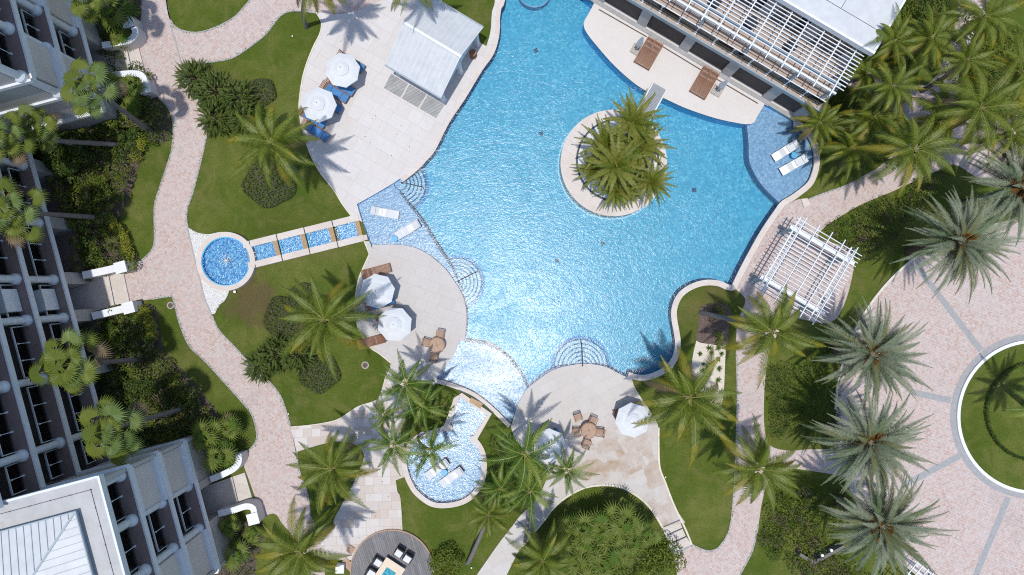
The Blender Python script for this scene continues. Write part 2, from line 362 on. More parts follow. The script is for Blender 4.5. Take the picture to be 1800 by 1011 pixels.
def region(inc, exc, name, mat, z, zb=None):
    """flat sheet = union of inc minus exc (metre polygons), with a skirt down to zb"""
    vs = []; es = []
    for poly in inc+exc:
        o = len(vs); vs += [Vector(p) for p in poly]; es += [(o+i, o+(i+1) % len(poly)) for i in range(len(poly))]
    V, E, Fc, *_ = geometry.delaunay_2d_cdt(vs, es, [], 0, 1e-4)
    fs = []
    for f in Fc:
        c = (V[f[0]]+V[f[1]]+V[f[2]])/3; q = (c.x, c.y)
        if any(inside(q, p) for p in inc) and not any(inside(q, p) for p in exc): fs.append(tuple(f))
    bm = bmesh.new(); bv = [bm.verts.new((v.x, v.y, z)) for v in V]
    for f in fs:
        try: bm.faces.new([bv[i] for i in f])
        except ValueError: pass
    bmesh.ops.delete(bm, geom=[v for v in bm.verts if not v.link_faces], context='VERTS')
    for f in bm.faces:
        if f.normal.z < 0: f.normal_flip()
    bm.normal_update()
    for f in bm.faces:
        if f.normal.z < 0: f.normal_flip()
    if zb is not None:
        be = [e for e in bm.edges if len(e.link_faces) == 1]
        r = bmesh.ops.extrude_edge_only(bm, edges=be)
        for v in r['geom']:
            if isinstance(v, bmesh.types.BMVert): v.co.z = zb
    me = bpy.data.meshes.new(name); bm.to_mesh(me); bm.free(); me.materials.append(MATS[mat])
    o = bpy.data.objects.new(name, me); C.objects.link(o); o['kind'] = 'structure'; return o
def strip(px, w, z0, z1, name, mat, closed=False, inner=0.0):
    """kerb: a band of width w metres along a pixel polyline; inner shifts it sideways"""
    P = [Vector(W(x, y)[:2]) for x, y in px]; n = len(P); vs = []
    for i in range(n):
        a = P[(i-1) % n] if (closed or i > 0) else P[i]; b = P[(i+1) % n] if (closed or i < n-1) else P[i]
        d = (b-a).normalized(); q = Vector((-d.y, d.x))
        l = P[i]+q*(inner+w/2); r = P[i]+q*(inner-w/2)
        vs += [(l.x, l.y, z1), (r.x, r.y, z1), (r.x, r.y, z0), (l.x, l.y, z0)]
    fs = []
    for i in range(n if closed else n-1):
        j = (i+1) % n
        for q in range(4): fs.append((i*4+q, j*4+q, j*4+(q+1) % 4, i*4+(q+1) % 4))
    if not closed: fs += [(0, 1, 2, 3), ((n-1)*4+3, (n-1)*4+2, (n-1)*4+1, (n-1)*4)]
    m = MB(); m.add(vs, fs); o = m.build(name, mat); o['kind'] = 'structure'; return o
# ================================================ THE SETTING: ground, paths, pools
c1 = 's'
WATER = smooth([(885,-60),(880,0),(874,13),(871,34),(871,50),(868,71),(860,94),(841,121),(812,169),(783,213),(759,260),(745,277),(731,292),(704,314),(681,329),(650,347),(628,359,c1),(636,386),(655,438,c1),
 (672,438),(701,438),(728,443),(748,453),(765,466),(782,483),(795,502),(805,519),(811,538),(813,560),(811,588),(808,598),(801,617),(791,635),(781,648),(768,661),(766,673,c1),(786,678),(806,685),(830,696),(850,710),(868,726),(882,740),(893,751,c1),
 (899,741),(905,725),(915,701),(927,683),(945,668),(967,653),(987,645),(1009,641),(1024,639),(1048,641),(1068,646),(1085,655),(1102,663),(1119,668),(1139,668),(1159,661),(1176,651),(1186,639),(1193,624),(1196,604),(1193,580),(1190,564),(1189,547),(1194,530),(1204,517),(1221,507),(1240,502),(1260,503),(1275,509),(1287,511),
 (1293,508),(1298,498),(1314,466),(1344,412),(1371,372),(1380,361),(1398,350),(1425,328),(1436,305),(1440,281),(1438,261),(1431,242),(1418,224),(1403,214),(1395,212,c1),(1343,184,c1),(1332,202),(1324,216),(1315,219),(1300,218),(1258,209),(1207,192),(1167,174),(1134,160),(1109,143),(1079,116),(1053,87),(1033,62),(1026,48),(1027,38),(1035,24),(1044,7,c1),(1028,-6,c1),(1000,-60,c1)])
ISLAND = arc(1078.5, 287, 93.5, n=72)
KID = smooth([(808,698,c1),(856,729,c1),(828,773,c1),(838,784),(845,799),(847,816),(844,841),(833,861),(815,876),(788,883),(761,881),(737,864),(726,848),(719,831),(716,812),(722,788),(733,775),(745,769,c1),(762,764),(778,759),(787,755,c1),(795,736)])
TUB = [(1140,0)]
hw = wpoly(WATER); hi = wpoly(ISLAND); hk = wpoly(KID)
HOLES = [hw, hk]
region([[(-600, -600), (600, -600), (600, 600), (-600, 600)]], HOLES, 'lawn', 'grass', 0.0)

# --- pool shells
def sub(poly, a, b):
    """part of a dense closed outline between the points nearest a and b"""
    ia = min(range(len(poly)), key=lambda i: (poly[i][0]-a[0])**2+(poly[i][1]-a[1])**2); ib = min(range(len(poly)), key=lambda i: (poly[i][0]-b[0])**2+(poly[i][1]-b[1])**2)
    r = []; i = ia
    while True:
        r.append(poly[i]); 
        if i == ib: break
        i = (i+1) % len(poly)
    return r

def basin(poly, exc, zf, zt, fmat, wmat):
    region([poly], exc, 'pool_floor', fmat, zf)
    vs = []; fs = []; n = len(poly)
    for loop in [poly]+exc:
        m = MB(); n = len(loop); m.add([(p[0], p[1], zf) for p in loop]+[(p[0], p[1], zt) for p in loop], [(i, (i+1) % n, n+(i+1) % n, n+i) for i in range(n)])
        o = m.build('pool_wall', wmat); o['kind'] = 'structure'
basin(hw, [], -1.05, .10, 'deep_tile', 'wall_tile')
for a_, b_ in (((1068,646),(1380,361)), ((1313,219),(1044,7)), ((880,0),(745,277)), ((926,684),(1009,641))): strip(sub(WATER, a_, b_), .10, -1.06, -1.03, 'painted_caustic', 'caustic_tint', False, -.10)  # pale strips stand in for bright caustic lines along the wall foot
strip(ISLAND, .08, -1.06, -1.03, 'painted_caustic', 'caustic_tint', True, .09)  # same painted caustic line around the island foot
basin(hk, [], -.30, .06, 'ledge_tile', 'ledge_tile')
region([hw], [hi], 'pool_water', 'pool_water', -.03)
region([hk], [], 'pool_water', 'spa_water', -.03)
# shallow ledges, clipped to the pool outline
def clip_region(px, name, mat, z, zb):
    poly = wpoly(px)
    vs = []; es = []
    for pl in (poly, hw):
        o = len(vs); vs += [Vector(p) for p in pl]; es += [(o+i, o+(i+1) % len(pl)) for i in range(len(pl))]
    V, E, Fc, *_ = geometry.delaunay_2d_cdt(vs, es, [], 0, 1e-4)
    bm = bmesh.new(); bv = [bm.verts.new((v.x, v.y, z)) for v in V]
    for f in Fc:
        c = (V[f[0]]+V[f[1]]+V[f[2]])/3; q = (c.x, c.y)
        if inside(q, poly) and inside(q, hw):
            fc = bm.faces.new([bv[i] for i in f]); fc.normal_update()
            if fc.normal.z < 0: fc.normal_flip()
    bmesh.ops.delete(bm, geom=[v for v in bm.verts if not v.link_faces], context='VERTS')
    be = [e for e in bm.edges if len(e.link_faces) == 1]
    r = bmesh.ops.extrude_edge_only(bm, edges=be)
    for v in r['geom']:
        if isinstance(v, bmesh.types.BMVert): v.co.z = zb
    me = bpy.data.meshes.new(name); bm.to_mesh(me); bm.free(); me.materials.append(MATS[mat])
    o = bpy.data.objects.new(name, me); C.objects.link(o); o['kind'] = 'structure'
LB = smooth([(701,300,c1),(702,336,c1),(718,358),(740,386),(758,415),(765,426),(782,452),(797,475),(808,500),(814,514,c1)], closed=False)
clip_region(LB+[(790,560),(600,560),(600,300)], 'pool_ledge', 'ledge_tile', -.22, -1.04)
SB = smooth([(800,598,c1),(810,598),(828,601),(853,605),(873,614),(890,627),(907,646),(919,664),(927,683),(935,700)], closed=False)
clip_region(SB+[(920,790),(740,790),(740,598)], 'pool_ledge', 'ledge_tile', -.22, -1.04)
RB = smooth([(1330,180,c1),(1313,219,c1),(1316,250),(1317,280),(1324,300),(1337,322),(1355,342),(1378,363),(1390,372)], closed=False)
clip_region(RB+[(1480,372),(1480,180)], 'pool_ledge', 'ledge_tile', -.22, -1.04)
for b in (LB, SB, RB): strip(b[1:-1], .13, -.23, -.20, 'ledge_trim', 'step_line')
# submerged half-round steps
def steps(cx, cy, r, ang, name='pool_steps'):
    c = W(cx, cy); m = MB(); m.ring(c, r*.04-.01, r*.04+.24, -1.05, -1.03, 56); o = m.build('step_shade_ring', 'step_shade'); o['kind'] = 'structure'  # dark ring put in as shadow around the lowest step
    for k in range(6):
        rr = (r*(1-k*.145))*.04; z1 = -.80+k*.115
        m = MB(); m.cyl(c, rr, -1.04, z1, 56); o = m.build('pool_step', 'step_tile'); o['kind'] = 'structure'
        m = MB(); m.ring(c, rr-.07, rr+.004, z1-.05, z1+.006, 56); o = m.build('step_trim', 'step_line'); o['kind'] = 'structure'
    m = MB(); a = R(ang); d = Vector((math.cos(a), -math.sin(a), 0))
    p0 = Vector((c.x, c.y, 0))+d*.15; p1 = Vector((c.x, c.y, 0))+d*r*.04*.92
    m.tube([p0-Vector((0, 0, .2)), p0+Vector((0, 0, .55)), p0+d*.2+Vector((0, 0, .62)), p1-d*.1+Vector((0, 0, .12)), p1-Vector((0, 0, .1)), p1-Vector((0, 0, .9))], .03, 6)
    return m.build('handrail', 'iron')
tag(steps(703, 322, 43, 10), 'thin handrail over the curved pool steps at the upper left ledge', 'handrail')
tag(steps(802, 497, 44, -28), 'thin handrail over the curved pool steps by the round umbrella terrace', 'handrail')
tag(steps(1023, 646, 48, -91), 'thin handrail over the half round pool steps at the bottom terrace', 'handrail')
# bench arc at the top, pale rim painted as caustic light, drains on the floor
m = MB(); m.ring(W(940, -22), 0, 1.15, -1.04, -.45, 48); o = m.build('pool_bench', 'deep_tile'); o['kind'] = 'structure'
m = MB(); m.ring(W(940, -22), 1.15, 1.23, -1.04, -.44, 48); o = m.build('bench_caustic', 'ledge_tile'); o['kind'] = 'structure'
first = None
for (x, y, lb) in ((942, 89, 'dark square drain on the pool floor below the pavilion side'), (951, 235, 'dark square drain on the pool floor left of the palm island'), (1220, 334, 'dark square drain on the pool floor right of the palm island'), (1060, 428, 'dark square drain on the pool floor below the palm island, right one of the pair'), (979, 458, 'dark square drain in the middle of the glitter, below and left of the island')):
    m = MB(); p = W(x, y, -1.04); m.box((0, 0, .012), (.30, .30, .03)); 
    for k in range(4): m.box((-.1+.066*k, 0, .03), (.02, .26, .01))
    tag(m.build('pool_drain', 'step_line', loc=p), lb, 'drain', 'drains on the pool floor').rotation_euler = (0, 0, R(10 if x != 942 else 25))

# --- palm island
o = region([hi], [], 'island', 'coping_stone', .13, -1.05)
m = MB(); c = W(1085, 283); m.ring(c, 2.78, 2.92, .12, .17, 72); o = m.build('island_joint', 'dark_line'); o['kind'] = 'structure'
m = MB(); m.cyl(c, 2.78, .10, .19, 72); o = m.build('island_inner', 'pebble'); o['kind'] = 'structure'
m = MB(); m.cyl((c.x+.25, c.y-.1), 1.9, .15, .30, 40); o = m.build('island_soil', 'soil'); o['kind'] = 'structure'

# --- stone decks
DA = smooth([(557,23,c1),(566,41),(563,61),(552,83),(538,119),(530,155),(527,194),(535,238),(549,277),(566,307),(588,335),(602,358),(619,381,c1),(640,392,c1),(720,390,c1),(800,300,c1),(890,120,c1),(900,0,c1),(900,-90,c1),(700,-90,c1),(683,-2,c1),(646,12),(621,22),(592,26)])
LAWN1 = smooth([(768,-60,c1),(866,-60,c1),(870,0),(865,22),(863,50),(860,66),(855,82,c1),(840,74,c1),(780,20,c1)])
DB = smooth([(641,424,c1),(650,447,c1),(640,469),(631,491),(626.5,516),(624,538),(626,558),(634,585),(651,610),(667,621),(688,638,c1),(679,660),(700,664),(730,668,c1),(762,676,c1),(840,640,c1),(840,480,c1),(740,400,c1),(656,425,c1)])
W1 = smooth([(688,637,c1),(679,660),(672,685),(665,702,c1),(653,707),(629,715),(598,735),(576,742),(545,747),(511,750,c1),(522,794,c1),(561,782),(584,777),(602,776),(625,782),(640,800),(628,835),(612,868),(601,887),(590,907),(584,924,c1),(558,929,c1),(565,958),(571,984,c1),(610,983,c1),(700,1000,c1),(708,932,c1),(704,875),(699,864),(696,844,c1),(716,836,c1),(715,800),(705,760),(715,730),(722,690),(728,668,c1)])
DC = smooth([(898,750,c1),(906,771),(926,795),(958,825),(958,848),(940,880),(915,905),(909,913,c1),(878,953),(852,990),(836,1014),(826,1040,c1),(875,1040,c1),(890,1011),(917,960),(956,914),(972,893),(995,873),(1026,857),(1057,852),(1088,855),(1115,868),(1138,887),(1157,914),(1165,926,c1),(1204,918,c1),(1184,887),(1169,848),(1159,821),(1157,786),(1157,751),(1142,722),(1122,692),(1113,676,c1),(1105,640,c1),(1020,600,c1),(930,640,c1)])
DT = smooth([(1005,5,c1),(1000,100,c1),(1130,200,c1),(1330,240,c1),(1350,185,c1),(1420,215,c1),(1480,150,c1),(1120,-90,c1),(1040,-90,c1),(1000,-40,c1)])
wa = wpoly(DA); wb = wpoly(DB); w1 = wpoly(W1); wc = wpoly(DC); wd = wpoly(DT); wl = wpoly(LAWN1)
region([wd], HOLES, 'pool_terrace', 'terrace_stone', .135, -.02)
region([wa], HOLES+[wl], 'pool_deck', 'plaza_stone', .10, -.02)
region([wb], HOLES+[wa], 'round_deck', 'circle_stone', .10, -.02)
region([w1], HOLES+[wb], 'stone_walk', 'walk_stone', .07, -.02)
region([wc], HOLES, 'lower_deck', 'lower_stone', .10, -.02)
# copings
def cop(px, w=.38, z=.145, closed=False, side=1): return strip(px, w, -.02, z, 'pool_coping', 'coping_stone', closed, side*(w/2))
cop(sub(WATER, (885,-60), (704,314)), .32)
cop(sub(WATER, (1102,663), (1395,212)), .40)
cop(sub(WATER, (766,673), (893,751)), .30)
cop(KID, .36, .13, True)
for q_ in ((833, 772), (789, 752), (743, 765)):
    m = MB(); m.cyl(W(*q_), .27, .0, .134, 20); o = m.build('pool_coping', 'coping_stone'); o['kind'] = 'structure'
strip(sub(WATER, (655,438), (808,598)), .30, .0, .115, 'pool_coping', 'circle_stone', False, .15)
m = MB(); p = [W(1418, 349), W(1424, 360), W(1412, 365), W(1407, 350)]; m.prism([(q.x, q.y) for q in p], 0, .142); o = m.build('coping_block', 'coping_stone'); o['kind'] = 'structure'
# pale kerbs along the decks
K = 'deck_kerb'
strip(sub(smooth([(557,23),(566,41),(563,61),(552,83),(538,119),(530,155),(527,194),(535,238),(549,277),(566,307),(588,335),(602,358),(619,381)], False), (557,23), (619,381)), .09, 0, .14, K, 'kerb_pale')
strip(smooth([(641,424,c1),(650,447,c1),(640,469),(631,491),(626.5,516),(624,538),(626,558),(634,585),(651,610),(667,621),(688,638)], False), .09, 0, .14, K, 'kerb_pale')
strip(smooth([(917,960),(956,914),(972,893),(995,873),(1026,857),(1057,852),(1088,855),(1115,868),(1138,887),(1157,914),(1173,945),(1180,968)], False), .14, 0, .16, K, 'kerb_pale')
strip(smooth([(1157,751),(1157,786),(1159,821),(1169,848),(1184,887),(1204,929),(1215,956)], False), .12, 0, .16, K, 'kerb_pale')
strip(smooth([(688,638),(679,660),(672,685),(665,702,c1),(653,707),(629,715),(598,735),(576,742),(545,747),(511,750)], False), .05, 0, .10, K, 'kerb_pale')
# deck steps down to the pavers
for k, (a, b, c_, d) in enumerate((((1165,926),(1204,914),(1197,899),(1157,914)), ((1166,927),(1193,914),(1199,927),(1172,940)), ((1172,941),(1199,928),(1205,942),(1177,955)), ((1177,956),(1206,943),(1215,957),(1181,972)))):
    if k == 0: continue
    m = MB(); m.prism(wpoly([a, b, c_, d]), -.02, .10-.022*k); o = m.build('deck_step', 'step_stone'); o['kind'] = 'structure'
for (a, b) in (((1165,925.5),(1195,913)), ((1171,940.5),(1200,927.5)), ((1177,955.5),(1206,942.5))): strip([a, b], .07, .0, .112, 'step_nosing', 'dark_line')
strip([(1181,973),(1216,958)], .22, 0, .025, 'step_apron', 'kerb_grey')
strip([(909,914),(921,925),(939,934)], .05, 0, .112, 'walk_joint', 'dark_line')
# --- pink paver paths
PL = smooth([(232,-60),(235,0),(242,26),(246,45,c1),(243,80,c1),(257,130,c1),(268,134,c1),(275,165),(296,190),(305,219),(303,257),(298,279),(281,330),(272,363),(272,420),(268,438),(257,451),(234,469,c1),(212,479,c1),(221,500),(229,529,c1),(250,528),(267,526),(298,521),(305,526),(314,562),(332,606),(360,634),(401,679),(426,707),(443,729),(451,757),(450,776),(438,792,c1),(429,820,c1),(440,850,c1),(455,891),(463,906),(483,903),(497,921),(520,950),(540,985),(545,1011),(545,1060,c1),(571,1060,c1),(570,985),(558,929),(545,904),(541,870),(526,826),(516,775),(510,749),(496,702),(479,677),(446,646),(410,607),(385,580),(372,552),(360,524),(353,495),(341,448),(330,398),(329,371),(341,332),(355,277),(362,245),(363,225),(358,199),(344,166),(328,138),(323,118),(330,111,c1),(355,111),(402,104),(430,89),(466,61),(491,30),(510,20),(535,20),(557,23,c1),(592,26),(621,22),(646,12),(683,-2),(700,-60,c1)])
BLOB = smooth([(291,-60,c1),(293,0),(297,25),(306,45),(325,55),(350,57),(380,48),(410,32),(428,14),(440,0),(450,-30),(455,-60,c1)])
region([wpoly(PL)], HOLES+[wa, w1, wpoly(BLOB)], 'paver_path', 'pink_pavers', .014, -.05)
PEB = smooth([(330,399,c1),(345,408),(365,412),(400,412),(410,470),(400,520),(385,538),(378,552,c1),(372,552,c1),(360,524),(353,495),(341,448)])
region([wpoly(PEB)], [], 'pebble_bed', 'pebble', .03, -.02)
PR = smooth([(1355,383,c1),(1385,358,c1),(1405,350),(1422,350),(1445,341),(1490,325),(1536,300),(1570,270),(1590,240),(1575,205),(1540,170),(1490,150),(1470,120,c1),(1510,100,c1),(1560,130),(1610,150),(1640,140),(1668,80),(1680,30),(1685,-60,c1),(1745,-60,c1),(1740,0),(1715,80),(1690,150),(1670,200),(1700,210),(1760,190),(1830,195,c1),(1830,300,c1),(1740,320),(1680,290),(1648,300),(1600,322),(1570,336),(1513,360),(1475,382),(1449,400),(1440,420),(1500,450),(1470,560),(1400,560,c1),(1360,600),(1348,640),(1343,700),(1344,755),(1354,783),(1385,792),(1420,790),(1470,790),(1520,790,c1),(1520,845,c1),(1440,830),(1385,825),(1352,845),(1340,880),(1333,922),(1322,968),(1300,1011),(1290,1060,c1),(1190,1060,c1),(1190,1011),(1182,975,c1),(1216,957,c1),(1235,966),(1250,968),(1265,960),(1282,930),(1289,875),(1293,805),(1296,697),(1294,620),(1296,570),(1310,530),(1303,517,c1),(1290,505,c1)])
region([wpoly(PR)], HOLES, 'paver_path', 'pink_pavers', .014, -.05)
pc = W(1815, 732); plaza = [(pc.x+346*.04*math.cos(a), pc.y+346*.04*math.sin(a)) for a in [2*math.pi*i/96 for i in range(96)]]
region([plaza], [], 'plaza', 'plaza_pavers', .024, -.05)
m = MB(); m.ring(pc, 5.40, 5.80, .0, .032, 96); o = m.build('plaza_ring', 'band_grey'); o['kind'] = 'structure'
m = MB(); m.ring(pc, 5.18, 5.40, .0, .17, 96); o = m.build('roundabout_kerb', 'white_paint'); o['kind'] = 'structure'
m = MB(); m.cyl(pc, 5.18, .0, .12, 96); o = m.build('roundabout_lawn', 'grass'); o['kind'] = 'structure'
for (a, b) in (((1597,450),(1724,616)), ((1601,689),(1671,704)), ((1590,852),(1687,801)), ((1716,1008),(1772,874)), ((1708,1040),(1716,1008))): strip([a, b], .42, .0, .030, 'plaza_band', 'band_grey')
m = MB(); m.ring(pc, 13.84, 13.99, .0, .16, 96, R(122), R(178)); o = m.build('plaza_kerb', 'kerb_pale'); o['kind'] = 'structure'
# grey edging along the paths
E_ = 'path_edging'
for pts in ([(300,35),(297,25),(293,0)], [(291,-20),(293,0),(297,25),(306,45),(325,55),(350,57),(380,48),(410,32),(428,14),(440,0)], [(355,111),(402,104),(430,89),(466,61),(491,30),(510,20),(535,20),(557,23),(592,26),(621,22)],
            [(511,749),(496,702),(479,677),(446,646),(410,607),(385,580),(372,552),(360,524),(353,495),(341,448),(330,398),(329,371),(341,332),(355,277),(363,240)], [(300,45),(309,75),(319,112),(328,138),(344,166),(358,199),(363,225)],
            [(268,134),(275,165),(296,190),(305,219),(303,257),(298,279),(281,330),(272,363),(272,420),(268,438),(257,451),(234,469)], [(267,526),(298,521),(305,526),(314,562),(332,606),(360,634),(401,679),(426,707),(443,729),(451,757),(450,776),(438,792)],
            [(522,794),(526,826),(541,870),(545,904)], [(1216,957),(1235,966),(1250,968),(1265,960),(1282,930),(1289,875),(1293,805),(1296,697),(1294,620)], [(1333,922),(1322,968),(1300,1011)], [(1422,350),(1445,341),(1490,325),(1536,300)]):
    strip(smooth(pts, False), .10, 0, .035, E_, 'kerb_grey')
strip(smooth([(293,0),(300,38),(310,80),(322,118)], False), .07, 0, .022, 'path_joint', 'kerb_grey')
strip([(1324,463),(1375,384)], .05, 0, .02, 'path_joint', 'kerb_grey')
# planting ground
region([wpoly(smooth([(1231,542),(1243,535),(1265,533),(1282,539),(1284,556),(1281,580),(1276,606),(1248,605),(1224,598),(1228,574)]))], [], 'mulch_bed', 'mulch', .02, -.02)
region([wpoly(smooth([(1224,599,c1),(1218,625),(1215,660),(1222,690),(1240,708),(1268,715,c1),(1272,690),(1274,650),(1276,607,c1),(1248,605)]))], [], 'sand_bed', 'sand', .02, -.02)
B1 = smooth([(95,232),(200,222),(252,232),(258,250),(240,290),(225,340),(205,390),(220,425),(240,455),(235,470),(150,485),(140,420),(120,360),(88,300),(72,262)])
B2 = smooth([(165,566),(262,535),(275,570),(285,620),(330,665),(370,715),(400,760),(395,790),(345,790),(230,810),(205,760),(190,700),(175,640)])
B3 = smooth([(350,1040),(395,930),(405,915),(458,925),(463,950),(450,990),(440,1040)]); B4 = smooth([(140,-20),(240,-20),(245,60),(240,100),(190,100),(160,60)])
B5 = smooth([(180,110),(262,130),(272,165),(300,215),(290,250),(250,240),(195,215),(170,150)])
for b in (B1, B2, B3, B4, B5): region([wpoly(b)], [], 'soil_bed', 'soil', .022, -.02)
for b in ([(250,268),(240,292),(226,340),(207,388),(222,425),(243,456)], [(272,545),(278,580),(288,622),(332,668),(372,718),(402,760)]):
    strip(smooth(b, False), .30, 0, .03, 'bed_edge', 'soil')
# --- timber deck circle
tc = W(690, 1003); m = MB(); m.cyl((0, 0), 2.86, 0, .16, 96); o = m.build('timber_deck', 'grey_deck', loc=tc); o['kind'] = 'structure'
m = MB(); m.ring(tc, 2.87, 2.95, 0, .19, 96); o = m.build('deck_rim', 'pale_teak'); o['kind'] = 'structure'
strip([(612,962),(622,968)], .5, 0, .17, 'deck_entry', 'pale_teak'); strip([(604,984),(622,1000)], .55, 0, .12, 'deck_entry', 'pale_teak')
# --- fountain pond and cascade
fc = W(397, 459.5, .4)
m = MB(); m.ring(fc, 1.70, 2.05, 0, .45, 72); o = m.build('fountain_rim', 'coping_stone'); o['kind'] = 'structure'
m = MB(); m.cyl(fc, 1.69, 0, .05, 72); o = m.build('fountain_floor', 'spa_tile'); o['kind'] = 'structure'
m = MB(); m.ring(fc, 1.64, 1.70, .05, .40, 72); o = m.build('fountain_wall', 'wall_tile'); o['kind'] = 'structure'
m = MB(); m.cyl(fc, 1.70, .31, .32, 72); o = m.build('fountain_water', 'spa_water'); o['kind'] = 'structure'
u = Vector((.970, .242)); n_ = Vector((.242, -.970)); o0 = Vector(W(442, 425)[:2])
def cp(t, s): return o0 + u*(t*.04) + n_*(s*.04)
def cbox(t0, t1, s0, s1, z0, z1, name, mat):
    m = MB(); m.prism([tuple(cp(t0, s0)), tuple(cp(t1, s0)), tuple(cp(t1, s1)), tuple(cp(t0, s1))], z0, z1); o = m.build(name, mat); o['kind'] = 'structure'; return o
T = [0, 48, 97, 147, 194]
for k in range(4):
    zc = .42-.085*k
    for s0, s1 in ((-1, 10), (36, 47)): cbox(T[k]+.6, T[k+1]-.6, s0, s1, 0, zc, 'cascade_coping', 'coping_stone')
    cbox(T[k]+4, T[k+1]-9, 10, 36, 0, max(.03, zc-.24), 'cascade_floor', 'spa_tile')
    cbox(T[k]+.6, T[k+1]-9, 10.1, 35.9, zc-.10, zc-.09, 'cascade_water', 'spa_water')
    cbox(T[k+1]-9, T[k+1]-1, 10, 36, 0, zc-.06, 'weir', 'weir_stone')
    cbox(T[k], T[k]+3, 10.1, 35.9, 0, zc-.2, 'cascade_fall', 'wall_tile')
cbox(-9, -.5, 10, 36, 0, .37, 'weir', 'weir_stone'); cbox(-12, -.6, -1, 10, 0, .44, 'cascade_coping', 'coping_stone'); cbox(-12, -.6, 36, 47, 0, .44, 'cascade_coping', 'coping_stone')
cbox(T[4]-1, T[4]+6, 37, 46, 0, .12, 'cascade_coping', 'coping_stone')
ft = thing('fountain_jet', 'low bubbling jet in the middle of the small round pond', 'fountain', W(402, 459, 0))
m = MB(); m.cyl((0, 0), .05, .05, .36, 12); m.build('nozzle', 'iron', ft)
m = MB()
for i in range(90):
    a = random.uniform(0, 6.28); r = abs(random.gauss(0, .26)); z = .33+max(0, .22-r*.5)*random.random()
    m.box((r*math.cos(a), r*math.sin(a), z), (.035, .035, .03), random.random())
m.build('spray', 'lamp_white', ft)
# weir between the bottom ledge and the kid pool
m = MB(); m.prism(wpoly([(829,698),(849,709),(845,718),(825,706)]), -.02, .16); o = m.build('weir', 'weir_stone'); o['kind'] = 'structure'
strip(smooth([(806,685),(830,696),(850,710),(868,726)], False), .07, -.1, .155, 'weir_joint', 'dark_line')
# ================================================ BUILDINGS
def frame(px_angle_deg, ox, oy):
    """root matrix for a building whose local x axis is turned by the angle; (ox, oy) is its base in that turned frame"""
    a = R(px_angle_deg); return Vector((math.cos(a)*ox-math.sin(a)*oy, math.sin(a)*ox+math.cos(a)*oy, 0)), a
# --- hotel: local x = outwards from the facade, y = along it (up in the photo)
loc, a = frame(15, -28.5, 0)
hotel = thing('hotel_building', 'large white and grey hotel with stacked balconies and round columns along the left edge', 'building', loc, a)
Z = [0, 3.1, 6.5, 9.65, 12.9]
def hb(D0, D1, T0, T1, z0, z1, mb):  # box from distance/along coordinates
    mb.box((28.5-(D0+D1)/2, -(T0+T1)/2, (z0+z1)/2), (abs(D1-D0), abs(T1-T0), z1-z0))
def slab(D, T0, T1, k, name='floor_slab'):
    m = MB(); hb(D+.02, D+5.2, T0, T1, Z[k]-.30, Z[k], m); s = m.build(name, 'brown_floor', hotel)
    m = MB(); hb(D-.08, D+.02, T0-.02, T1+.02, Z[k]-.34, Z[k]+.04, m); m.build('slab_nosing', 'column_paint', s)
def railing(D, T0, T1, k):
    Dr = D+.78; z = Z[k]; m = MB(); hb(Dr, Dr+.025, T0, T1, z+.08, z+1.02, m); g = m.build('glass_railing', 'balcony_glass', hotel)
    m = MB(); hb(Dr-.03, Dr+.06, T0-.02, T1+.02, z+1.02, z+1.08, m)
    hb(Dr-.02, Dr+.04, T0-.02, T0+.03, z, z+1.02, m); hb(Dr-.02, Dr+.04, T1-.03, T1+.02, z, z+1.02, m)
    g2 = m.build('top_rail', 'white_metal', g)
    for T in ([(T0+T1)/2] if T1-T0 < 3 else [T0+(T1-T0)/3, T0+(T1-T0)*2/3]):
        m = MB(); x = 28.5-Dr+.07; m.tube([(x, -T, z), (x, -T, z+1.02)], .022, 6); m.cyl((x, -T), .07, z, z+.03, 10)
        for zz in (.12, .93): m.box((x-.03, -T, z+zz), (.12, .09, .07))
        m.build('rail_post', 'white_metal', g)
def column(D, T, k, r=.22, zt=None):
    m = MB(); x = 28.5-(D+.50); m.cyl((x, -T), r, Z[k]+.35, zt or Z[k+1]-.3, 20); o = m.build('column', 'column_paint', hotel, smooth=False)
    m = MB(); m.tube([(x, -T, Z[k]), (x, -T, Z[k]+.2), (x, -T, Z[k]+.36)], [r+.14, r+.12, r+.01], 20); m.build('column_base', 'column_paint', o)
def backwall(D, T0, T1, k, depth=2.4):
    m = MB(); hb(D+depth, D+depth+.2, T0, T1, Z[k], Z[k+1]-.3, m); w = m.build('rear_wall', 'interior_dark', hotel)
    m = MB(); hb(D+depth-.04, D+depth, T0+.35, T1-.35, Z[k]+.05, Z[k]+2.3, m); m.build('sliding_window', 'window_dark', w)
    m = MB(); 
    for q in (T0+.35, (T0+T1)/2, T1-.35): hb(D+depth-.08, D+depth-.04, q-.03, q+.03, Z[k]+.05, Z[k]+2.3, m)
    m.build('window_frame', 'grey_metal', w)
def party(D, T, k):
    m = MB(); hb(D+.72, D+2.4, T-.09, T+.09, Z[k], Z[k+1]-.3, m); m.build('party_wall', 'render_wall', hotel)
def panel(D, T0, T1, k):
    m = MB(); hb(D+.22, D+.5, T0+.12, T1-.12, Z[k]+.25, Z[k+1]-.35, m); p = m.build('wall_panel', 'render_panel', hotel)
    m = MB(); hb(D+.02, D+.55, T0, T1, Z[k], Z[k]+.26, m); m.build('panel_frame', 'column_paint', p); m = MB(); hb(D+.02, D+.55, T0, T1, Z[k+1]-.62, Z[k+1]-.34, m); m.build('panel_frame', 'column_paint', p)
def pier(D, T, w=.8):
    m = MB(); hb(D+.02, D+2.6, T-w/2, T+w/2, 0, Z[1]-.35, m); m.build('ground_pier', 'clad_wall', hotel)
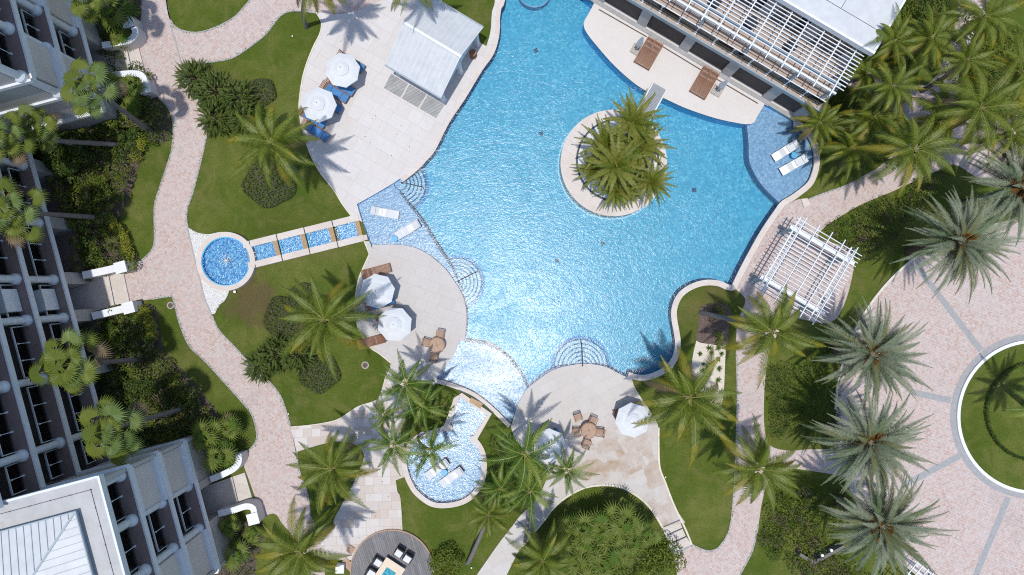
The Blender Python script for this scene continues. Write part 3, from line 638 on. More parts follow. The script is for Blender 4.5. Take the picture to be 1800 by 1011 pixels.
# main block
MT = [-16.1, -12.15, -8.3, -5.7, -2.0, 2.0]
for k in (1, 2, 3, 4): slab(28.5, -18.3, 4.15, k)
ed = [-18.3]+MT+[4.2]
for k in (1, 2, 3):
    for T in MT: column(28.5, T, k); party(28.5, T, k)
    for i in range(len(ed)-1):
        railing(28.5, ed[i]+.3, ed[i+1]-.3, k); backwall(28.5, ed[i]+.1, ed[i+1]-.1, k)
    m = MB(); D_ = 29.4; hb(D_-.35, D_+.75, -7.7, -6.3, Z[k]+.05, Z[k]+1.35, m); m.build('planter_box', 'white_paint', hotel, bevel=.03)
for T in MT: pier(28.5, T)
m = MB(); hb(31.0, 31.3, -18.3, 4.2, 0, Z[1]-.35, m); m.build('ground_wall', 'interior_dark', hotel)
m = MB(); hb(28.6, 31, -18.3, 4.2, .0, .05, m); m.build('arcade_floor', 'brown_floor', hotel)
m = MB(); hb(31.3, 42, -18.3, 20, 0, 12.85, m); m.build('main_core', 'render_wall', hotel)
# upper wing
UT = [-18.55, -21.35, -23.75, -26.55, -29.3, -32.0]; D = 23.05
for k in (1, 2, 3, 4): slab(D, -33, -18.35, k)
for k in (1, 2, 3):
    for T in UT: column(D, T, k); party(D, T, k)
    for i in range(len(UT)-1):
        if k < 3 and i in (0, 2, 4): panel(D, UT[i+1]+.12, UT[i]-.12, k)
        else: railing(D, UT[i+1]+.3, UT[i]-.3, k)
        backwall(D, UT[i+1]+.1, UT[i]-.1, k)
m = MB(); hb(23.75, 31, -18.55, -18.36, Z[1], 12.9, m); m.build('end_wall', 'render_wall', hotel)
for z in (Z[2], Z[3]):
    m = MB(); hb(23.1, 28.5, -18.36, -18.2, z-.30, z+.0, m); m.build('end_band', 'column_paint', hotel)
m = MB(); hb(23.0, 28.4, -18.36, -18.12, Z[1]-.22, Z[1]+.02, m); m.build('end_ledge', 'white_paint', hotel)
for T in (-21.35, -23.75, -27.5): pier(D, T, .7)
m = MB(); hb(D+.2, D+5, -18.6, -18.40, 0, Z[1]-.34, m); m.build('ground_end_wall', 'clad_wall', hotel)
for t0, t1 in ((-21.1, -18.6), (-27.2, -24.0), (-33, -27.8)):
    m = MB(); hb(D+.15, D+.4, t0, t1, 0, Z[1]-.34, m); m.build('clad_panel', 'clad_wall', hotel)
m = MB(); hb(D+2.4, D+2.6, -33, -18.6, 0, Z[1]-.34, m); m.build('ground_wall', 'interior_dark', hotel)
m = MB(); hb(D+2.7, 42, -33, -18.6, 0, 12.85, m); m.build('wing_core', 'render_wall', hotel)
# lower wing
LT = [4.2, 7.1, 10.0, 12.95]; D = 23.5
for k in (1, 2, 3): slab(D, 4.15, 13.0, k)
Z[4] = 12.3
for k in (1, 2, 3):
    for T in (4.5, 7.1, 10.0, 12.7): column(D, T, k)
    for T in (7.1, 10.0): party(D, T, k)
    for i in range(3):
        if k < 3 and i in (0, 2): panel(D, LT[i]+.1, LT[i+1]-.1, k)
        else: railing(D, LT[i]+.3, LT[i+1]-.3, k)
        backwall(D, LT[i]+.1, LT[i+1]-.1, k)
for T0 in (4.16, 12.8):
    m = MB(); hb(D+.05, 28.9, T0, T0+.2, 0, 12.0, m); m.build('end_wall', 'render_wall', hotel)
for z in (Z[1], Z[2], Z[3]):
    m = MB(); hb(D+.0, 28.45, 4.02, 4.16, z-.32, z+.03, m); m.build('end_band', 'column_paint', hotel)
    m = MB(); hb(D+.0, 28.45, 13.0, 13.14, z-.32, z+.03, m); m.build('end_band', 'white_paint', hotel)
for t0, t1 in ((4.4, 7.3), (10.2, 12.9)):
    m = MB(); hb(D+.1, D+.35, t0, t1, 0, Z[1]-.34, m); m.build('clad_panel', 'clad_wall', hotel)
for T in (7.4, 10.1): pier(D, T, .5)
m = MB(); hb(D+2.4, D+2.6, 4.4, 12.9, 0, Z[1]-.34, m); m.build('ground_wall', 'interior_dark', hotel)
m = MB(); hb(D+2.65, 42, 4.4, 12.7, 0, 12.0, m); m.build('wing_core', 'render_wall', hotel)
m = MB(); hb(D-.0, 40, 4.0, 13.3, 12.0, 12.28, m); rf = m.build('roof_slab', 'roof_membrane', hotel)
m = MB(); hb(D-.12, D, 3.9, 13.4, 11.95, 12.36, m); hb(D, 40, 3.88, 4.0, 11.95, 12.36, m); hb(D, 40, 13.3, 13.42, 11.95, 12.36, m); m.build('roof_edge', 'column_paint', rf)
m = MB(); hb(D+.5, D+.53, 4.5, 13.2, 12.28, 12.30, m); hb(D+.5, 39, 4.5, 4.53, 12.28, 12.30, m)
for i in range(9): m.cyl((28.5-(D+.515), -(4.5+i)), .03, 12.28, 12.34, 6)
for i in range(12): m.cyl((28.5-(D+.5+i*1.1), -4.515), .03, 12.28, 12.34, 6)
m.build('lightning_wire', 'iron', rf)
# hip roof of white metal: raised on a low wall
x0, y0, zz = 28.5-(D+1.35), -5.35, 12.62; rise = math.tan(R(14))
m = MB(); m.box((x0-7.0, y0-4, 12.42), (14-.2, 8-.2, .30)); m.build('gutter_wall', 'grey_metal', rf)
m = MB(); r = 4.0; A = (x0, y0, zz); B = (x0, y0-8, zz); Cc = (x0-14, y0-8, zz); Dd = (x0-14, y0, zz); E1 = (x0-r, y0-4, zz+r*rise); E2 = (x0-14+r, y0-4, zz+r*rise)
m.add([A, B, Cc, Dd, E1, E2], [(0, 1, 4), (1, 2, 5, 4), (2, 3, 5), (3, 0, 4, 5)]); hipr = m.build('hip_roof', 'roof_white', rf)
m = MB()
for i in range(1, 20):  # standing seams
    q = .4*i
    if q < 8: L = min(q, 8-q); m.bar((x0, y0-q, zz+.02), (x0-L, y0-q, zz+L*rise+.02), .025, .04)
for i in range(1, 35):
    q = .4*i
    if q < 14: L = min(q, 4, 14-q); m.bar((x0-q, y0, zz+.02), (x0-q, y0-L, zz+L*rise+.02), .025, .04)
m.build('roof_seam', 'grey_metal', hipr)
m = MB(); m.bar((A[0], A[1], A[2]+.03), (E1[0], E1[1], E1[2]+.03), .1, .04); m.bar((B[0], B[1], B[2]+.03), (E1[0], E1[1], E1[2]+.03), .1, .04); m.bar((x0, y0+.03, zz), (x0, y0-8, zz), .06, .1); m.bar((x0, y0, zz), (x0-14, y0, zz), .06, .1); m.build('hip_flashing', 'grey_metal', hipr)
# --- entrance porches: white garden walls + slabs
def porch_wall(px, z, label, pier_=None, w=.42):
    P = [Vector(W(x, y, z)) for x, y in px]; t = thing('garden_wall', label, 'wall', (P[0].x, P[0].y, 0)); o_ = Vector((P[0].x, P[0].y, 0))
    n = len(P); vs = []
    for i in range(n):
        d = (P[min(i+1, n-1)]-P[max(i-1, 0)]); d.z = 0; d.normalize(); q = Vector((-d.y, d.x, 0))*w/2
        for s, zz in ((1, z), (-1, z), (-1, 0), (1, 0)): vs.append(Vector((P[i].x, P[i].y, zz))+q*s-o_)
    fs = []
    for i in range(n-1):
        for q in range(4): fs.append((i*4+q, i*4+4+q, i*4+4+(q+1) % 4, i*4+(q+1) % 4))
    fs += [(0, 1, 2, 3), ((n-1)*4+3, (n-1)*4+2, (n-1)*4+1, (n-1)*4)]
    m = MB(); m.add(vs, fs); m.build('wall', 'render_panel', t)
    m = MB(); m.add([(v[0], v[1], z+.05 if v[2] > .5 else z+.003) for v in vs], fs); m.build('coping', 'white_paint', t)
    if pier_:
        c = W(pier_[0], pier_[1], z+.1)-o_; m = MB(); m.box((c.x, c.y, (z+.1)/2), (.72, .72, z+.1), R(15)); p_ = m.build('end_pier', 'render_panel', t)
        m = MB(); m.box((c.x, c.y, z+.13), (.78, .78, .06), R(15)); m.build('pier_cap', 'white_paint', p_)
porch_wall(smooth([(180,80),(205,76),(228,71),(238,60),(236,48)], False), 1.1, 'curved white garden wall north of the uppermost hotel porch, hooking around fan palms', (225, 38))
porch_wall(smooth([(192,133),(220,130),(243,130),(252,136),(255,146)], False), 1.1, 'curved white garden wall on the south side of the uppermost hotel porch', (254, 154))
porch_wall([(146,484),(180,477),(219,468)], 1.1, 'straight white garden wall on the north side of the middle hotel porch', (212, 470), .5)
porch_wall([(163,556),(200,547),(234,539)], 1.1, 'straight white garden wall on the south side of the middle hotel porch', (226, 541), .5)
porch_wall(smooth([(370,843),(392,834),(412,823),(420,811),(419,798)], False), 1.1, 'curved white garden wall on the north side of the lowest hotel porch')
porch_wall(smooth([(384,903),(410,897),(432,890),(445,893),(447,904)], False), 1.1, 'curved white garden wall on the south side of the lowest hotel porch', (445, 912))
for pts, j in (([(160,92),(243,76),(257,132),(175,150)], ((224,80),(236,137))), ([(120,498),(218,478),(229,530),(135,556)], ((193,484),(204,538))), ([(330,866),(431,830),(447,884),(345,914)], ((410,838),(422,890)))):
    m = MB(); m.prism(wpoly(pts), -.02, .12); o = m.build('porch_floor', 'step_stone'); o['kind'] = 'structure'
    strip(j, .06, 0, .126, 'porch_joint', 'dark_line')
# --- clubhouse (upper right)
loc, a = frame(-30.6, 0, 20.35)
club = thing('clubhouse_building', 'two storey poolside clubhouse with tiled balcony and pale flat roof at the top right', 'building', loc, a)
def cb(x0, x1, y0, y1, z0, z1, mb): mb.box(((x0+x1)/2, (y0+y1)/2-20.35, (z0+z1)/2), (x1-x0, y1-y0, z1-z0))
m = MB(); cb(-16, 11.5, 20.35, 24.2, 2.85, 3.1, m); fl = m.build('balcony_floor', 'balcony_tile', club)
m = MB(); cb(-16, 11.5, 20.25, 20.35, 2.75, 3.14, m); cb(11.5, 11.6, 20.25, 24.2, 2.75, 3.14, m); m.build('balcony_fascia', 'grey_metal', fl)
m = MB()
for i in range(24):
    x = 11.2-i*1.15; cb(x-.02, x+.02, 20.36, 23.7, 3.1, 3.112, m)
cb(-16, 11.4, 21.6, 21.64, 3.1, 3.112, m); m.build('floor_joint', 'dark_line', fl)
for x in (-8.4, -4.98, -1.57, 1.84, 5.27, 8.6, 11.1):
    m = MB(); cb(x-.36, x+.36, 20.40, 21.8, 0, 2.75, m); m.build('ground_pier', 'render_wall', club)
m = MB(); cb(-16, 11.45, 21.8, 22, 0, 2.85, m); m.build('ground_glazing', 'window_dark', club)
m = MB(); cb(-16, 11.45, 20.5, 21.8, .0, .10, m); m.build('threshold', 'interior_dark', club)
for i in range(6):
    x = -6.7+i*3.42; m = MB(); cb(x-1.32, x+1.32, 20.62, 20.66, .12, 2.7, m); m.build('dark_screen', 'interior_dark', club)
m = MB(); cb(-16, 11.3, 20.12, 20.4, 0, .20, m); m.build('plinth', 'kerb_grey', club)
m = MB(); cb(-16, 11.45, 23.75, 24.0, 3.1, 6.1, m); uw = m.build('upper_wall', 'render_wall', club)
for i in range(7):
    x = -9.5+i*3.0; m = MB(); cb(x, x+2.2, 23.70, 23.745, 3.2, 5.6, m); w_ = m.build('glazed_door', 'window_dark', club)
    m = MB()
    for q in (x, x+.73, x+1.46, x+2.2): cb(q-.03, q+.03, 23.66, 23.70, 3.2, 5.6, m)
    m.build('door_frame', 'white_metal', w_)
m = MB(); cb(-16, 11.5, 24.0, 36, 0, 6.1, m); m.build('core', 'render_wall', club)
m = MB(); cb(-16, 11.6, 23.6, 36, 6.1, 6.35, m); rf = m.build('roof_slab', 'roof_white', club)
m = MB(); cb(-16, 11.75, 23.45, 23.6, 6.0, 6.45, m); cb(11.6, 11.75, 23.6, 36, 6.0, 6.45, m); m.build('roof_edge', 'white_paint', rf)
m = MB()
for x in (5.6, 6.8, 8.6): cb(x, x+.03, 24.9, 36, 6.35, 6.362, m)
cb(-16, 11.5, 24.85, 24.88, 6.35, 6.362, m); m.build('roof_joint', 'dark_line', rf)
m = MB(); cb(.6, 4.4, 25.1, 30, 6.35, 7.0, m); m.build('plant_enclosure', 'white_paint', rf, bevel=.04)
m = MB(); cb(4.45, 4.95, 24.9, 25.5, 6.352, 6.40, m); m.build('roof_patch', 'cream_table', rf)
# balcony balustrade
for i in range(8):
    xa = -10.3+i*2.7; m = MB(); cb(xa+.05, xa+2.65, 20.52, 20.54, 3.2, 4.1, m); g = m.build('glass_railing', 'balcony_glass', club)
    m = MB(); cb(xa, xa+2.7, 20.50, 20.56, 4.10, 4.15, m); 
    for h in (3.45, 3.75): cb(xa, xa+2.7, 20.56, 20.58, h, h+.025, m)
    m.build('top_rail', 'white_metal', g)
    m = MB()
    for q in (xa+.02, xa+1.35): m.tube([(q, .16, 3.1), (q, .16, 4.1)], .03, 6); m.cyl((q, .16), .08, 3.1, 3.13, 10); m.box((q, .2, 4.0), (.16, .1, .08)); m.box((q, .2, 3.3), (.16, .1, .08))
    m.build('rail_post', 'white_metal', g)
# clubhouse pergola of white metal
pg = bpy.data.objects.new('roof_pergola', None)
m = MB(); cb(-16, 11.2, 20.55, 20.67, 5.45, 5.62, m); p0 = m.build('pergola_beam', 'white_metal', club)
m = MB(); cb(-16, 11.2, 21.15, 21.29, 5.40, 5.60, m); m.build('pergola_beam', 'grey_metal', club)
for x in (-8.5, -5.1, -1.7, 1.8, 5.2, 8.6, 10.95):
    m = MB(); m.bar((x, .30, 3.1), (x, .42, 5.45), .26, .16, Vector((1, 0, 0))); m.build('pergola_post', 'grey_metal', club)
for i in range(12):
    y = 20.95+i*.245; m = MB(); cb(-16, 11.5, y, y+.055, 5.63, 5.69, m); m.build('pergola_slat', 'white_metal', club)
for i in range(23):
    x = 10.86-i*1.15; m = MB(); cb(x-.035, x+.035, 20.2, 23.62, 5.70, 5.78, m); m.build('pergola_rafter', 'white_metal', club)
# terrace furniture behind the balcony slats
for i, x in enumerate((-1.2, 1.9, 4.6, 7.6)):
    t = thing('balcony_table', 'small dark table with two chairs on the clubhouse balcony, number %s from the right end' % ('four', 'three', 'two', 'one')[i] if False else ('dark table set on the clubhouse balcony nearest the frame top', 'dark table set on the clubhouse balcony, second from the frame top', 'dark table set on the clubhouse balcony, second from its right end', 'dark table set on the clubhouse balcony nearest its right end')[i], 'table', club.matrix_basis @ Vector((x, 22.7-20.35, 3.1)) if False else (Matrix.Rotation(a, 4, 'Z') @ Vector((x, 22.7, 3.1))), a, 'tables on the clubhouse balcony')
    m = MB(); m.cyl((0, 0), .4, .70, .74, 20); m.build('tabletop', 'charcoal', t); m = MB(); m.cyl((0, 0), .05, 0, .70, 8); m.cyl((0, 0), .25, 0, .03, 16); m.build('pedestal', 'iron', t)
# --- little poolside pavilion
loc, a = frame(-30.9, -12.66, 11.1)
pav = thing('pool_pavilion', 'small open pavilion with white standing seam gable roof beside the pool', 'pavilion', loc, a)
hx, hy, ze, zr = 2.16, 2.70, 2.7, 3.9; sl_ = (zr-ze)/hy
m = MB(); m.add([(-hx, -hy, ze), (hx, -hy, ze), (hx, 0, zr), (-hx, 0, zr), (-hx, hy, ze), (hx, hy, ze), (-hx, -hy, ze-.08), (hx, -hy, ze-.08), (hx, 0, zr-.08), (-hx, 0, zr-.08), (-hx, hy, ze-.08), (hx, hy, ze-.08)],
    [(0, 1, 2, 3), (3, 2, 5, 4), (6, 9, 8, 7), (9, 10, 11, 8), (0, 6, 7, 1), (4, 5, 11, 10), (0, 3, 9, 6), (3, 4, 10, 9), (1, 7, 8, 2), (2, 8, 11, 5)]); pr = m.build('gable_roof', 'roof_white', pav)
m = MB()
for i in range(13):
    x = -hx+.02+i*(2*hx-.04)/12
    m.bar((x, -hy, ze+.015), (x, 0, zr+.015), .03, .045); m.bar((x, hy, ze+.015), (x, 0, zr+.015), .03, .045)
m.build('roof_seam', 'white_metal', pr)
m = MB(); m.bar((-hx-.03, 0, zr+.03), (hx+.03, 0, zr+.03), .18, .05); m.build('ridge_cap', 'white_metal', pr)
m = MB(); m.bar((-hx, -hy-.05, ze-.03), (hx, -hy-.05, ze-.03), .10, .10); m.build('gutter', 'grey_metal', pr); m = MB(); m.bar((-hx, hy+.05, ze-.03), (hx, hy+.05, ze-.03), .10, .10); m.build('gutter', 'grey_metal', pr)
for x, y in ((-1.8, -2.3), (1.8, -2.3), (-1.8, 2.3), (1.8, 2.3), (1.8, 0), (-1.8, 0)):
    m = MB(); m.box((x, y, 1.35), (.26, .26, 2.6)); m.box((x, y, .12), (.36, .36, .24)); m.build('post', 'white_paint', pav)
for y in (-2.3, 2.3):
    m = MB(); m.box((0, y, 2.5), (3.6, .14, .2)); m.build('eave_beam', 'white_paint', pav)
m = MB(); m.add([(hx-.1, -2.4, 2.65), (hx-.1, 2.4, 2.65), (hx-.1, 0, 3.75), (hx-.2, -2.4, 2.65), (hx-.2, 2.4, 2.65), (hx-.2, 0, 3.75)], [(0, 1, 2), (5, 4, 3), (0, 3, 4, 1), (1, 4, 5, 2), (2, 5, 3, 0)]); m.build('gable_panel', 'white_paint', pav)
m = MB(); m.box((-.4, 0, .55), (2.0, .7, 1.0)); m.box((-.4, 0, 1.08), (2.2, .9, .06)); m.build('bar_counter', 'white_paint', pav)
# three grey pads beside it
pads = [W(687,130), W(783,186), W(768,209), W(674,155)]
for i in range(3):
    f0, f1 = i/3+.012, (i+1)/3-.012
    q = [pads[0].lerp(pads[1], f0), pads[0].lerp(pads[1], f1), pads[3].lerp(pads[2], f1), pads[3].lerp(pads[2], f0)]
    m = MB(); m.prism([(p.x, p.y) for p in q], .10, .112); o = m.build('floor_pad', 'grey_pad'); o['kind'] = 'structure'
# --- right hand pergola
loc, a = frame(-30.5, 16.5, 11.0)
per = thing('garden_pergola', 'white open slatted pergola on pink pavers at the right edge of the pool', 'pergola', loc, a)
def pb(x0, x1, y0, y1, z0, z1, mb): mb.box(((x0+x1)/2-16.5, (y0+y1)/2-11, (z0+z1)/2), (x1-x0, y1-y0, z1-z0))
for x in (14.36, 18.3):
    for y in (9.05, 12.95):
        m = MB(); m.cyl((x-16.5, y-11), .17, .1, 2.2, 16); m.cyl((x-16.5, y-11), .30, 0, .12, 16); m.cyl((x-16.5, y-11), .22, .12, .25, 16); m.build('post', 'grey_metal', per)
for y in (9.05, 12.95):
    m = MB(); pb(13.95, 18.9, y-.13, y+.13, 2.2, 2.42, m); m.build('main_beam', 'white_metal', per)
for x in (14.2, 14.5, 18.15, 18.45):
    m = MB(); pb(x-.045, x+.045, 8.2, 13.8, 2.42, 2.52, m); m.build('cross_beam', 'white_metal', per)
for i in range(20):
    y = 8.42+i*(13.62-8.42)/19; m = MB(); pb(14.0, 19.0, y-.025, y+.025, 2.52, 2.58, m); m.build('slat', 'white_metal', per)
for i in range(5):
    x = 14.53+i*.985; m = MB(); pb(x-.03, x+.03, 8.0, 13.98, 2.58, 2.66, m); m.build('rafter', 'white_metal', per)
# small trellis at the bottom right edge
tr = thing('trellis_arbor', 'white lattice arbor half hidden under the lowest silver date palm', 'arbor', W(1590, 1012), R(-38))
for sx in (-1, 1):
    for sy in (-1, 1): m = MB(); m.box((sx*1.3, sy*1.0, 1.1), (.12, .12, 2.2)); m.build('post', 'white_metal', tr)
for i in range(8): m = MB(); m.box((-1.5+i*.43, 0, 2.28), (.07, 2.6, .06)); m.build('slat', 'white_metal', tr)
for i in range(6): m = MB(); m.box((0, -1.15+i*.46, 2.22), (3.3, .07, .05)); m.build('batten', 'white_metal', tr)
# grey low wall with lamps under the date palms
t = thing('planter_wall', 'low grey L shaped wall with two small lamps beside the lowest date palm', 'wall', W(1426, 983))
P0 = W(1426, 983)
m = MB(); m.bar(W(1402, 971, .4)-P0, W(1426, 985, .4)-P0, .22, .8); m.bar(W(1427, 985, .4)-P0, W(1480, 957, .4)-P0, .22, .8); m.build('wall', 'trunk_grey', t)
for x, y in ((1445, 976), (1461, 967)): m = MB(); c = W(x, y, .9)-P0; m.cyl(c, .10, .80, .98, 12); m.build('lamp', 'lamp_white', t)
# ================================================ FURNITURE
def umbrella(px, py, rz, label, r=1.20, z=2.6):
    p = W(px, py, z); t = thing('market_umbrella', label, 'umbrella', (p.x, p.y, .10), rz, 'open white octagonal umbrellas')
    zz = z-.10; n = 8; m = MB(); vs = [(0, 0, zz-.12)]; K = [(.33, -.21), (.36, -.25), (.7, -.42), (1.0, -.62)]
    # main canopy: 8 gores, sagging slightly between the ribs
    vs = []; fs = []
    for j, (f, dz) in enumerate(K[1:]):
        for i in range(n*2):
            a = math.pi*i/n; rr = r*f*(1 if i % 2 == 0 else math.cos(math.pi/n)*.985); vs.append((rr*math.cos(a), rr*math.sin(a), zz+dz-(0 if i % 2 == 0 else .012*j)))
    for j in range(2):
        for i in range(16): fs.append((j*16+i, j*16+(i+1) % 16, (j+1)*16+(i+1) % 16, (j+1)*16+i))
    m.add(vs, fs)
    vs = [(v[0], v[1], v[2]) for v in vs[32:48]]+[(v[0]*.995, v[1]*.995, v[2]-.13) for v in vs[32:48]]; m.add(vs, [(i, (i+1) % 16, 16+(i+1) % 16, 16+i) for i in range(16)])
    cnp = m.build('canopy', 'canvas', t)
    m = MB(); vs = [(0, 0, zz)]
    for (f, dz) in ((.22, -.08), (.44, -.235)):
        for i in range(16):
            a = math.pi*i/n; rr = r*f*(1 if i % 2 == 0 else .92); vs.append((rr*math.cos(a), rr*math.sin(a), zz+dz))
    m.add(vs, [(0, 1+i, 1+(i+1) % 16) for i in range(16)]+[(1+i, 1+(i+1) % 16, 17+(i+1) % 16, 17+i) for i in range(16)]); m.build('vent_cap', 'canvas', cnp)
    m = MB(); m.tube([(0, 0, zz-.02), (0, 0, zz+.07)], [.035, .02], 8); m.build('finial', 'iron', t)
    m = MB(); m.tube([(0, 0, .05), (0, 0, zz-.05)], .024, 10); m.build('pole', 'pale_teak', t)
    m = MB(); m.cyl((0, 0), .26, 0, .08, 24); m.cyl((0, 0), .05, .08, .35, 12); m.build('base', 'concrete_base', t)
    m = MB()
    for i in range(8):
        a = math.pi*2*i/8; m.bar((0, 0, zz-.16), (r*.98*math.cos(a), r*.98*math.sin(a), zz-.655), .018, .02)
        m.bar((0, 0, zz-.75), (r*.5*math.cos(a), r*.5*math.sin(a), zz-.40), .014, .016)
    m.build('ribs', 'pale_teak', t)
umbrella(598, 118, .2, 'open white umbrella topmost on the upper left deck, close to the pavilion')
umbrella(556, 180, .0, 'open white umbrella at the lawn edge of the upper left deck, below the topmost one')
umbrella(660, 512, .15, 'open white umbrella on the round deck, the upper one with a frond shadow')
umbrella(691, 571, .32, 'open white umbrella on the round deck, the lower one of the two')
umbrella(1115, 742, .1, 'open white umbrella on the lower deck next to the round dining table')
umbrella(966, 788, .0, 'open white umbrella on the lower deck partly hidden under green palms')

def lounger_mesh(cushion=True):
    root = bpy.data.objects.new('sun_lounger', None); C.objects.link(root)
    m = MB(); 
    for s in (-1, 1): m.box((.1, s*.30, .28), (1.9, .05, .09))
    for x in (-.80, 1.03): m.box((x, 0, .28), (.05, .62, .08))
    m.build('frame', 'teak', root)
    for x in (-.7, .95):
        for s in (-1, 1): m = MB(); m.box((x, s*.29, .13), (.06, .05, .26)); m.build('leg', 'teak', root)
    m = MB()
    for i in range(17): m.box((-.22+i*.077, 0, .335), (.055, .56, .018))
    m.build('seat_slats', 'teak', root)
    m = MB(); ang = R(28); M = Matrix.Rotation(ang, 3, 'Y')
    for i in range(10):
        d = .05+i*.075; m.box((-.28-d*math.cos(ang), 0, .34+d*math.sin(ang)), (.05, .56, .018), rot=M)
    for s in (-1, 1): m.bar((-.27, s*.28, .33), (-.27-.78*math.cos(ang), s*.28, .33+.78*math.sin(ang)), .04, .04)
    m.build('backrest', 'teak', root)
    if cushion:
        m = MB(); m.box((.20, 0, .385), (.80, .56, .07)); m.box((.86, 0, .385), (.44, .56, .07)); m.box((-.27-.13, 0, .45), (.34, .56, .07), rot=M); m.build('cushion', 'blue_cushion', root, bevel=.02)
    return root
pro = {}
def lounger(px, py, deg, label, cushion=True, group='wooden sun loungers with blue cushions', z=.10):
    if cushion not in pro: pro[cushion] = lounger_mesh(cushion); o = pro[cushion]
    else: o = copy_tree(pro[cushion])
    p = W(px, py, .35); o.location = (p.x, p.y, z); o.rotation_euler = (0, 0, R(-deg)); tag(o, label, 'sun lounger', group)
lounger(554, 230, 31, 'wooden lounger with blue cushion lying fully in the open below the lawn edge umbrella')
lounger(549, 207, 31, 'wooden lounger with blue cushion, foot end showing below the lawn edge umbrella')
lounger(577, 181, 31, 'wooden lounger with blue cushion under the right side of the lower left umbrella')
lounger(588, 162, 31, 'left one of two blue cushioned wooden loungers between the upper left umbrellas')
lounger(599, 150, 31, 'wooden lounger with blue cushion under the lower edge of the topmost umbrella')
lounger(616, 109, 31, 'wooden lounger with blue cushion poking out right of the topmost umbrella')
lounger(667, 534, -15, 'wooden lounger with blue cushion showing right of the upper round deck umbrella')
lounger(686, 555, -15, 'wooden lounger with blue cushion showing left of the lower round deck umbrella')
lounger(1101, 722, -20, 'wooden lounger with blue cushion under the umbrella beside the round dining table')
lounger(958, 771, -27, 'wooden lounger with blue cushion beside the palm covered umbrella')
lounger(661, 477, -15, 'bare wooden lounger without cushion above the round deck umbrellas', False, 'bare wooden loungers')
lounger(655, 600, 165, 'bare wooden lounger under palm fronds at the lawn edge of the round deck', False, 'bare wooden loungers')
# white in-water chaises
def wave(px, py, deg, label, z=-.22):
    if 'w' in pro: o = copy_tree(pro['w'])
    else:
        o = bpy.data.objects.new('ledge_chaise', None); C.objects.link(o); pro['w'] = o
        prof = [(-.98, .62), (-.86, .66), (-.55, .50), (-.25, .34), (0, .30), (.3, .38), (.45, .40), (.7, .33), (.95, .27)]
        m = MB(); n = len(prof); vs = []
        for s in (-.30, .30):
            vs += [(x, s, z_) for x, z_ in prof]+[(x, s, z_-.14 if 0 < i < n-1 else z_-.05) for i, (x, z_) in enumerate(prof)]
        fs = []
        for i in range(n-1): fs += [(i, i+1, 2*n+i+1, 2*n+i), (n+i, 3*n+i, 3*n+i+1, n+i+1), (i, n+i, n+i+1, i+1), (2*n+i, 2*n+i+1, 3*n+i+1, 3*n+i)]
        fs += [(0, 2*n, 3*n, n), (n-1, 2*n-1, 4*n-1, 3*n-1)]
        m.add(vs, fs); m.build('shell', 'plastic_white', o, bevel=.03)
        m = MB(); m.box((-.45, 0, .22), (.5, .44, .44)); m.box((.45, 0, .14), (.7, .44, .28)); m.build('foot_block', 'plastic_white', o)
        m = MB(); m.box((-.78, 0, .66), (.26, .5, .07), rot=Matrix.Rotation(R(26), 3, 'Y')); m.build('headrest', 'plastic_white', o, bevel=.02)
    p = W(px, py, .2); o.location = (p.x, p.y, z); o.rotation_euler = (0, 0, R(-deg)); tag(o, label, 'pool lounger', 'white moulded chaises standing in shallow water')
wave(677, 374, 10, 'white moulded chaise in the left shallow ledge, the upper one near the stone deck')
wave(716, 404, 150, 'white moulded chaise in the left shallow ledge, the lower one near the deep pool edge')
wave(1381, 265, 148, 'white moulded chaise in the right blue ledge, the upper one half in palm shadow')
wave(1395, 290, 150, 'white moulded chaise in the right blue ledge, the lower one')
wave(793, 840, 143, 'white moulded chaise in the small lower pool, fully visible', -.30)
wave(768, 826, 143, 'white moulded chaise in the small lower pool, half hidden by a palm frond', -.30)
for x, y, lb, zf in ((1396, 273, 'round light blue side table between the two right ledge chaises', -.22), (694, 420, 'round light blue side table beside the lower left ledge chaise', -.22), (781, 831, 'round light blue side table between the small pool chaises', -.30)):
    t = thing('side_table', lb, 'side table', W(x, y, .3)*Vector((1, 1, 0)) if False else (W(x, y, .2).x, W(x, y, .2).y, zf), 0, 'light blue side tables in the water')
    m = MB(); m.tube([(0, 0, 0), (0, 0, .1), (0, 0, .35), (0, 0, .44)], [.20, .17, .17, .21], 24); m.build('pedestal', 'aqua', t); m = MB(); m.cyl((0, 0), .22, .44, .48, 28); m.build('tabletop', 'aqua', t, bevel=.01)

